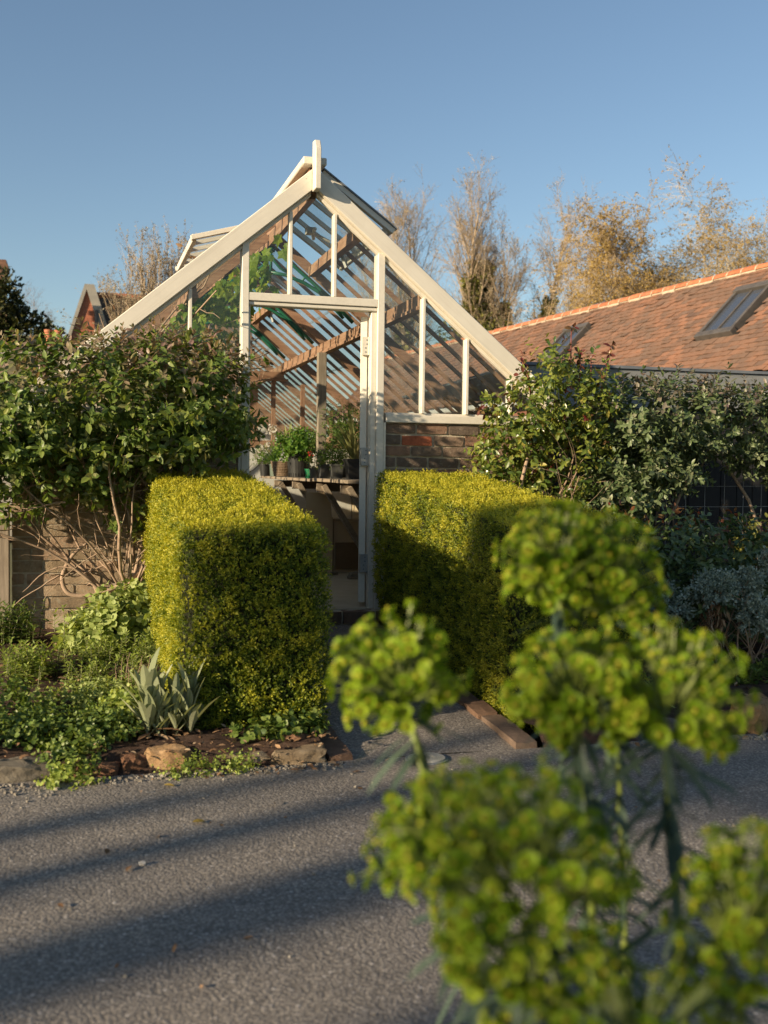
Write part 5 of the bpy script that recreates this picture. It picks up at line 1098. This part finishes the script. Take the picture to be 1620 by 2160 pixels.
# ------------------------------------------------------------------ inside the greenhouse
bn = empty('potting_bench', (.55, 3.0, 0), 'weathered wooden staging bench along the right wall of the greenhouse', 'bench')
for i, (x0, x1) in enumerate(((.0,.2),(.206,.41),(.416,.62),(.626,.83),(.836,1.06))):
    if i == 0:
        MB().box((x0,1.0,.822),(x1,2.28,.85)).build('plank', M_OLDY, bn, .003); MB().box((x0-.012,2.285,.818),(x1,5.0,.844)).build('plank', M_OLDY, bn, .003)
    else: MB().box((x0,1.0,.822),(x1,5.0,.848)).build('plank', M_OLDY, bn, .003)
for y in (1.3, 2.2, 3.3, 4.3):
    MB().bar((.02,y,.77),(1.06,y,.77), .04, .07).build('bearer', M_OLDY, bn)
    MB().bar((.07,y-.045,.79),(.55,y-.045,.03), .045, .07, (0,1,0)).build('strut', M_OLDY, bn, .002)
M_CARD = mat_simple('brown cardboard', (.47,.335,.20), (.55,.40,.25), 3, .85, .15, .003); M_CARDD = mat_simple('dark cardboard inside', (.17,.105,.055), (.21,.135,.075), 3, .9)
def carton(lab, x0, x1, y0, y1, h, flap):
    b = empty('cardboard_box', ((x0+x1)/2,(y0+y1)/2,0), lab, 'box', 'cardboard boxes under the bench'); t = .006; m = MB()
    m.box((x0,y0,.004),(x1,y1,.012)); m.box((x0,y0,.0125),(x1,y0+t,h)); m.box((x0,y1-t,.0125),(x1,y1,h)); m.box((x0,y0+t+.001,.0125),(x0+t,y1-t-.001,h)); m.box((x1-t,y0+t+.001,.0125),(x1,y1-t-.001,h)); m.build('carton', M_CARD, b)
    MB().add([(x0+.005,y0+.004,h+.001),(x1-.01,y0+.004,h+.001),(x1-.015,y0+.03+flap*.1,h+flap),(x0-.0,y0+.03+flap*.1,h+flap),(x0+.005,y0+.009,h+.001),(x1-.01,y0+.009,h+.001),(x1-.015,y0+.035+flap*.1,h+flap),(x0,y0+.035+flap*.1,h+flap)], [(0,1,2,3),(4,7,6,5),(0,4,5,1),(1,5,6,2),(2,6,7,3),(3,7,4,0)]).build('flap', M_CARD, b)
    return b
b = carton('upright cardboard box with its flap standing up, under the bench', -.02, .22, 2.42, 2.85, .50, .22)
b = carton('open cardboard box with a dark side, next to the upright box', .235, .62, 2.45, 2.95, .46, .02)
MB().box((.25,2.438,.03),(.60,2.4485,.27)).build('side_panel', M_CARDD, b)  # flat darker sheet over the front face of this box
M_RUBBLE = mat_rock('floor rubble', (.13,.11,.08), (.22,.19,.14), (.30,.26,.2))
for i, (x, y, s) in enumerate(((.33,1.9,.13),(.18,2.2,.05))): tag(link('stone', rock_mesh(50+i, s*1.6, s, s*.6, M_RUBBLE), None, (x,y,.01+s*.12)), ('flat grey stone lying on the greenhouse floor in front of the boxes','small lump of rubble on the floor beside the upright cardboard box')[i], 'stone')
M_BLKPOT = mat_simple('black plastic pot', (.018,.018,.018), (.035,.034,.032), 8, .45, .1, .002); M_GRYPOT = mat_simple('grey plastic pot', (.075,.075,.07), (.11,.108,.10), 8, .5, .1, .002); M_GRNPOT = mat_simple('bright green plastic', (.01,.16,.06), (.015,.22,.085), 8, .4); M_SAGE = mat_simple('sage green pot', (.11,.14,.105), (.15,.185,.14), 8, .6)
def potted(name, lab, x, y, z, r, h, mat, plant=None, square=False, grp='potted plants on the greenhouse bench', rib=False):
    root = empty(name, (x,y,z), lab, 'potted plant' if plant else 'pot', grp); m = MB()
    if square: m.add([(x+sx*r*k, y+sy*r*k, z+zz) for zz, k in ((0,.78),(h*.86,.96),(h*.861,1.04),(h,1.06),(h,.98),(h*.8,.95)) for sx, sy in ((-1,-1),(1,-1),(1,1),(-1,1))], [(3,2,1,0)]+[(i*4+j,i*4+(j+1)%4,i*4+4+(j+1)%4,i*4+4+j) for i in range(5) for j in range(4)]+[(20,21,22,23)])
    else: m.lathe((x,y,z), [(r*.78,0),(r*.97,h*.88),(r*1.03,h*.885),(r*1.05,h),(r*.98,h),(r*.94,h*.86)], 24)
    if rib:
        for k in range(24):
            a = k*math.pi/12; ca, sa = math.cos(a), math.sin(a); m.bar((x+r*.80*ca,y+r*.80*sa,z),(x+r*.84*ca,y+r*.84*sa,z+h*.18), .006, .006)
    m.build('pot', mat, root, smooth=False); MB().lathe((x,y,z+h*.84), [(r*.9,0),(r*.88,.012),(0,.016)], 16, close=False).build('compost', M_SOIL, root)
    if plant: plant(root, x, y, z+h*.86, r)
    return root
def bushy(n, rad, hz, leaf, mat, T=ROUND, up=.5):
    def f(root, x, y, z, r):
        P, N = blob_points([(x,y,z+hz*.5,rad,rad,hz*.62)], n, .9); PL, A, NN, S, t, sid = shoots(P, N, 6, .05, leaf, up, 1., .15); leafy(root, PL, A, NN, S, mat, T)
        b = np.tile([x,y,z],(14,1))+rng.normal(0,r*.3,(14,3))*np.array([1,1,0]); pts, rd = grow(b, N[:14]+np.array([0,0,.6]), np.full(14,hz*.8), np.full(14,.0025), 4, .1); V, F = tubes(pts, rd, 4); f_ = link('stems', np_mesh('stems', V-np.array(org(root)), F, M_STEMG), root); f_['kind'] = 'stuff'
    return f
def blades(n, ln, w, mat, lean=.35, T=LANCE, droop=True):
    def f(root, x, y, z, r):
        a = rng.random(n)*6.28; P = np.stack([x+np.cos(a)*r*.4, y+np.sin(a)*r*.4, np.full(n,z)],1); A = unit(np.stack([np.cos(a)*lean*rng.random(n)*2, np.sin(a)*lean*rng.random(n)*2, np.ones(n)],1)); N = np.stack([-np.cos(a),-np.sin(a),np.full(n,.3)],1)
        tv = leaf_tpl(((0,.6),(.3,1),(.6,.8),(.85,.5),(1,.04)), w/ln, .3, .35 if droop else .08); leafy(root, P, A, N, ln*(.6+.5*rng.random(n)), mat, tv, name='blades')
    return f
M_PARS = mat_leaf('bright parsley green', [(0, (.045,.12,.016)), (.5, (.11,.22,.03)), (1, (.22,.33,.06))], .4, .38, 1.6, .4, bump=False); M_FEATH = mat_leaf('feathery green', [(0, (.06,.12,.025)), (.5, (.13,.21,.045)), (1, (.22,.30,.08))], .5, .45, 1.5, .3, bump=False); M_STRAW = mat_leaf('straw and pale green blades', [(0, (.16,.19,.06)), (.5, (.27,.27,.10)), (1, (.42,.36,.17))], .55, .4, 1.4, .3, bump=False); M_WHITEF = mat_leaf('white blossom', [(0, (.45,.42,.38)), (1, (.7,.66,.6))], .6, .3, 1.1, .3, bump=False)
BZ = .8485
potted('herb_pot', 'big round black pot overflowing with bright green parsley', .145, 3.62, BZ-.004, .125, .225, M_BLKPOT, bushy(420, .24, .24, .034, M_PARS), rib=True)
potted('leek_pot', 'square black pot with pale strap leaves folding over its rim', .275, 1.86, BZ, .08, .17, M_BLKPOT, blades(26, .44, .04, M_STRAW, .25), True)
potted('trough', 'dark grey rectangular pot to the left of the strap leaved pot', .17, 2.1, BZ, .055, .125, M_GRYPOT, bushy(60, .07, .12, .018, M_FEATH), True)
potted('trough', 'second dark grey square pot tucked behind the first', .10, 2.25, BZ, .05, .12, M_GRYPOT, bushy(60, .07, .13, .018, M_FEATH), True)
potted('seedling_pot', 'light grey pot with a spindly dry seedling by the roof prop', .075, 2.52, BZ-.004, .055, .095, M_GRYPOT, bushy(40, .08, .16, .016, M_LOWROSE))
potted('green_planter', 'small bright green ribbed plastic planter', .075, 2.75, BZ-.004, .05, .085, M_GRNPOT, None, rib=True)
potted('sage_pot', 'pale sage green pot with grassy leaves spilling down', .035, 4.3, BZ-.004, .075, .13, M_SAGE, blades(70, .30, .012, M_PARS, .9))
potted('flower_pot', 'dark pot with a white flowering plant at the far end of the bench', .0, 4.75, BZ-.004, .07, .13, M_BLKPOT, bushy(90, .14, .2, .022, M_FEATH))
P = np.array([(.02,4.7,1.17),(-.05,4.72,1.12),(.1,4.9,1.36)]); 
fl = empty('white_flower', (.05,4.75,.98), 'pale blossom heads standing above the far pots', 'flower')
for c in P: q = c+rng.normal(0,.025,(40,3)); V = leaf_mesh('blossom', ROUND, q, rng.normal(0,1,q.shape), rng.normal(0,1,q.shape), np.full(40,.03), M_WHITEF, np.array(org(fl))); link('blossom', V, fl)
m = MB(); [m.tube([(c[0],c[1],.97),tuple(c)], .003, 4) for c in P]; m.build('stem', M_STEMG, fl)
potted('bulb_pot', 'pot of upright bluish bulb leaves behind the parsley', .22, 4.5, BZ-.004, .08, .14, M_BLKPOT, blades(16, .46, .028, M_PALE, .1, droop=False))
potted('tomato_pot', 'tall feathery green plants on canes behind the roof prop', .42, 3.0, BZ, .09, .16, M_BLKPOT, bushy(700, .27, .52, .026, M_FEATH, OVAL))
potted('tomato_pot', 'tall feathery plants nearer the door, behind the strap leaved pot', .56, 2.5, BZ, .09, .16, M_BLKPOT, bushy(700, .25, .50, .026, M_FEATH, OVAL))
cn = empty('plant_canes', (.5,2.8,BZ), 'thin bamboo canes standing among the feathery plants', 'canes', )
for k in range(8): x, y = .3+.06*k, 3.2-.13*k; MB().tube([(x,y,BZ),(x+.01,y,BZ+.62+.05*random.random())], .004, 5).build('cane', M_OLDZ, cn)
rf = empty('red_flower', (.17,3.2,BZ), 'small red flower on a stem beside the big black pot', 'flower'); q = np.array([.17,3.2,1.08])+rng.normal(0,.010,(12,3)); link('bloom', leaf_mesh('bloom', ROUND, q, rng.normal(0,1,q.shape), rng.normal(0,1,q.shape), np.full(12,.022), mat_leaf('red petals', [(0,(.4,.03,.02)),(1,(.5,.06,.03))], .5, .3, 1.2, .3, bump=False), np.array(org(rf))), rf); MB().tube([(.17,3.2,BZ),(.17,3.2,1.08)], .003, 4).build('stem', M_STEMG, rf)
wk = empty('wicker_basket', (.06,4.05,BZ), 'low brown wicker basket between the sage pot and the big black pot', 'basket'); m = MB()
for k in range(9):
    z = BZ+.01+k*.017; r_ = .085+.004*k; m.tube([(.06+r_*math.cos(a)*(1+.02*(k%2)),4.05+r_*math.sin(a)*(1-.02*(k%2)),z) for a in np.linspace(0,6.283,25)], .009, 5, cap=False)
m.build('weave', M_TWIG, wk); MB().lathe((.06,4.05,BZ), [(.08,0),(.08,.012)], 16).build('base', M_TWIG, wk)
# vine under the left slope
M_VINE = mat_leaf('vine leaves', [(0, (.09,.17,.018)), (.5, (.19,.28,.03)), (1, (.33,.38,.05))], .45, .5, 1.5, .35)
pv = [(0,0,0)]+[(math.cos(a)*r_*.5+.35, math.sin(a)*r_*.52, -.06*r_) for a, r_ in zip(np.linspace(-2.75,2.75,11), (.55,.85,.6,1.0,.62,1.15,.62,1.0,.6,.85,.55))]
PALM = (np.array([(.3,0,.05)]+pv[1:]+[(0,0,0)], float), np.array([(0,1,2,3),(0,3,4,5),(0,5,6,7),(0,7,8,9),(0,9,10,11),(0,11,12,1)], int))
vn = empty('grape_vine', (-1.85,.7,.02), 'grape vine with bright lobed leaves under the left roof slope of the greenhouse', 'vine')
n = 900; x = -.62-1.35*rng.random(n)**.85; y = .22+2.0*rng.random(n)**1.3; z = np.array([zr(a, 2.70) for a in x]) - np.abs(rng.normal(0,.24,n)) - .02; z = np.maximum(z, 1.42+.25*rng.random(n))
a = rng.random(n)*6.28; A = unit(np.stack([np.cos(a)*.6,np.sin(a)*.6,rng.normal(-.7,.3,n)],1)); N = unit(np.stack([rng.normal(-.2,.5,n),rng.normal(-.5,.4,n),np.full(n,.6)],1)); P = np.stack([x,y,z],1)
leafy(vn, P, A, N, .06+.06*rng.random(n), M_VINE, PALM, None, 120)
m = []; base = np.array([(-1.9,.8,.0)]*3+[(-1.9,1.6,.0)]*2); pts, rad = grow(base, np.tile([.04,0,1.],(5,1)), np.full(5,1.35), np.full(5,.022), 6, .06, .1, .8); e = pts[:,-1]; q, qr = grow(np.repeat(e,3,0), np.stack([rng.uniform(.5,1,15),rng.normal(0,.5,15),rng.uniform(.35,.6,15)],1), np.full(15,1.3), np.full(15,.012), 8, .12, 0.); k2, d2, l2, r2 = kids(q, qr, np.full(15,1.3), 6, .2, 1, 60, .3, .5); w, wr = grow(k2, d2, l2, np.maximum(r2,.0025), 5, .2, 0)
for i in range(5): V, F = tubes(pts[i:i+1], rad[i:i+1], 6); link('stem', np_mesh('stem', V-np.array(org(vn)), F, M_BARK, rng.random(len(V)), smooth=True), vn)
V, F = join([tubes(q, qr, 5), tubes(w, wr, 4)]); f = link('shoots', np_mesh('shoots', V-np.array(org(vn)), F, M_BARK, rng.random(len(V)), smooth=True), vn); f['kind'] = 'stuff'
V2 = rng.random((160,3)); P = w.reshape(-1,3)[rng.integers(len(w)*5, size=160)]; leafy(vn, P, rng.normal(0,1,P.shape), rng.normal(0,1,P.shape), .02+.04*V2[:,0], M_DEAD, OVAL, name='dry_leaves')

# ------------------------------------------------------------------ spurge in the foreground
M_SPURGE = mat_leaf('spurge bracts', [(0, (.13,.225,.008)), (.5, (.205,.315,.012)), (1, (.32,.41,.028))], .55, .45, 1.45, .3, bump=False)
M_NUB = mat_leaf('spurge centres', [(0, (.25,.25,.012)), (1, (.36,.33,.03))], .5, .25, 1.3, .3, bump=False)
M_BLUE = mat_leaf('blue green spurge leaves', [(0, (.035,.06,.045)), (.6, (.06,.095,.07)), (1, (.09,.13,.09))], .5, .25, 1.4, .35, bump=False)
M_SPST = mat_simple('spurge stems', (.11,.16,.025), (.17,.20,.04), 20, .5)
def cup_mesh(seed):
    """one flower: a cupped pair of kidney bracts with a small centre on a stalk"""
    r = np.random.default_rng(seed); v = [(0,0,0)]; f = []
    n = 12
    for j, (q, z) in enumerate(((.55,.05),(1.0,.20))):
        for k in range(n):
            a = 2*math.pi*k/n; rr_k = q*(1-.22*abs(math.cos(a))**6*(j)) * (1+.06*r.normal()); v.append((math.cos(a)*rr_k*.5, math.sin(a)*rr_k*.56, z*(1+.35*math.sin(a)**2)*.5+.02*r.normal()))
    q1 = [(1+k, 1+(k+1)%n, 1+n+(k+1)%n, 1+n+k) for k in range(n)]; q0 = [(0, 1+k, 1+(k+1)%n, 1+(k+2)%n) for k in range(0,n,2)]
    c0 = len(v); nv = [(.10,.10,.06),(-.10,.10,.06),(-.10,-.10,.06),(.10,-.10,.06),(.07,.07,.26),(-.07,.07,.26),(-.07,-.07,.26),(.07,-.07,.26)]
    v += nv; q2 = [(c0+4,c0+5,c0+6,c0+7)]+[(c0+k,c0+(k+1)%4,c0+4+(k+1)%4,c0+4+k) for k in range(4)]
    return np.array(v, float), np.array(q0+q1+q2, int), np.array([0]*(len(q0)+len(q1))+[1]*len(q2))
CUPS = [cup_mesh(s) for s in range(4)]
def cam_at(px, py, dep): return np.array(CAM) + dep*(np.array(fwd)+np.array(rr)*(px-810)/2250-np.array(uu)*(py-1080)/2250)
sp_root = empty('spurge_plant', (-1.30, -5.55, -.24), 'flowering spurge with round lime green heads, out of focus close to the camera', 'plant')
def rot_to(d):
    d = d/np.linalg.norm(d); x = np.cross(d, [.3,.9,.1]); x /= np.linalg.norm(x); return np.stack([x, np.cross(d,x), d], 1)
def flower_head(c, rad, tall, n, axis, nobj, cup):
    """cups over an egg shaped head; axis points out of the stem"""
    c = np.array(c); axis = np.array(axis, float); M = rot_to(axis); g = (1+5**.5)/2; hd = bpy.data.objects.new('flower_head', None)
    pos = []; dirs = []; nc = max(12, n//6)
    for i in range(nc):
        zz = 1-1.7*(i+.5)/nc; th = 2*math.pi*i/g; s = math.sqrt(max(0,1-zz*zz)); d = np.array([math.cos(th)*s, math.sin(th)*s, zz]); d = d+rng.normal(0,.08,3); k0 = .86+.18*rng.random()
        for q in range(n//nc):
            dq = d+rng.normal(0,.22,3)*np.array([1,1,.9]); k = k0+rng.normal(0,.05); dq = dq/max(1., np.linalg.norm(dq)/1.12); p = M@(dq*np.array([rad,rad,tall])*k); pos.append(c+p); dirs.append(M@(dq+np.array([0,0,.45])+rng.normal(0,.3,3)))
    n = len(pos)
    pos = np.array(pos); dirs = unit(np.array(dirs))
    ped = np.stack([c+(pos-c)*.35-M[:,2]*tall*.25, c+(pos-c)*.65-M[:,2]*tall*.08, pos], 1); V, F = tubes(ped, np.full((n,3), .0011), 4)
    hd = link('flower_head', np_mesh('flower_head', V-np.array(org(sp_root)), F, M_SPST), sp_root)
    dist = np.linalg.norm(pos-np.array(CAM), axis=1); front = np.argsort(dist); own = set(front[:nobj].tolist()); Vs, Fs, Ms, Rs, off = [], [], [], [], 0
    for i in range(n):
        v, f, mi = CUPS[rng.integers(4)]; Rm = rot_to(dirs[i]); s = cup*(.75+.45*rng.random()); sp_ = rng.random()*6.28; cz, sz_ = math.cos(sp_), math.sin(sp_); Rz = np.array([[cz,-sz_,0],[sz_,cz,0],[0,0,1]]); Rm = Rm@Rz
        if i in own:
            ob = bpy.data.objects.new('flower', CUPME[rng.integers(len(CUPME))]); col.objects.link(ob); ob.parent = hd; A = Rm*s; p = pos[i]-np.array(org(hd)); ob.matrix_local = Matrix(((A[0,0],A[0,1],A[0,2],p[0]),(A[1,0],A[1,1],A[1,2],p[1]),(A[2,0],A[2,1],A[2,2],p[2]),(0,0,0,1)))
        else: Vs.append(v@(Rm*s).T+pos[i]); Fs.append(f+off); Ms.append(mi); Rs.append(np.full(len(v), rng.random())); off += len(v)
    if Vs:
        o = link('flowers', np_mesh('flowers', np.concatenate(Vs)-np.array(org(hd)), np.concatenate(Fs), [M_SPURGE, M_NUB], np.concatenate(Rs), smooth=True, midx=np.concatenate(Ms)), hd); o['kind'] = 'stuff'
    return c - M[:,2]*tall*.6
CUPME = [np_mesh('flower', v, f, [M_SPURGE, M_NUB], np.full(len(v), r_), smooth=True, midx=mi) for v, f, mi in CUPS for r_ in (.15,.4,.6,.9)]
def spurge_stem(head, base, bend, leaves, ln=.075):
    h = np.array(head); b = np.array(base); mid = (h+b)/2+np.array(bend); t = np.linspace(0,1,9)[:,None]; pts = (1-t)**2*h+2*t*(1-t)*mid+t*t*b
    MB().tube([tuple(p) for p in pts], list(np.linspace(.0042,.0068,9)), 8).build('stem', M_SPST, sp_root, smooth=True)
    n = leaves; f = rng.random(n)**1.3*.85; P = np.stack([np.interp(f, t[:,0], pts[:,k]) for k in range(3)],1); ax = unit(h-b); rv = rng.normal(0,1,(n,3)); A = unit(rv-ax*np.sum(rv*ax,1,keepdims=True)-ax*.35*rng.random((n,1))+np.array([0,0,-.25])); N = np.tile(ax,(n,1))+rng.normal(0,.2,(n,3))
    nb = leaf_tpl(((0,.5),(.4,1),(.8,.9),(1,.05)), .12, .2, .25); leafy(sp_root, P, A, N, ln*(.6+.6*rng.random(n)), M_BLUE, nb, None, 0, name='leaves')
heads = [((840,1425),1.36,.074,.078,170,(-.25,.15,1.),30,.0215), ((1165,1185),1.48,.070,.075,150,(-.2,.1,1.),26,.022), ((1290,1225),1.50,.066,.085,150,(.1,.1,1.),26,.022),
    ((1205,1450),1.30,.078,.064,160,(-.3,-.1,1.),28,.022), ((1420,1475),1.28,.085,.080,180,(.25,0,1.),34,.022), ((935,1745),1.14,.085,.052,160,(-.5,.2,.9),30,.0195),
    ((1110,1850),1.02,.098,.095,250,(-.25,-.25,1.),46,.0195),((1570,1955),1.02,.066,.092,150,(.1,0,1.),24,.0195), ((1345,2190),.92,.085,.055,140,(-.1,-.1,1.),18,.0185), ((1090,2040),1.05,.058,.06,60,(-.2,-.3,.7),12,.0195)]
bases = [(-1.36,-5.62,-.2), (-1.22,-5.55,-.2), (-1.18,-5.52,-.2), (-1.26,-5.6,-.2), (-1.12,-5.6,-.2), (-1.42,-5.72,-.2), (-1.36,-5.78,-.2), (-1.2,-5.85,-.2), (-1.38,-5.92,-.2), (-1.36,-5.8,-.2)]
for (p, dep, r_, tl, n, ax, no, cu), bs in zip(heads, bases):
    e = flower_head(cam_at(*p, dep), r_, tl, n, ax, no, cu); bend = ((e[0]-bs[0])*.1+.02, (e[1]-bs[1])*.1, .05); spurge_stem(e, bs, bend, 80, .085)
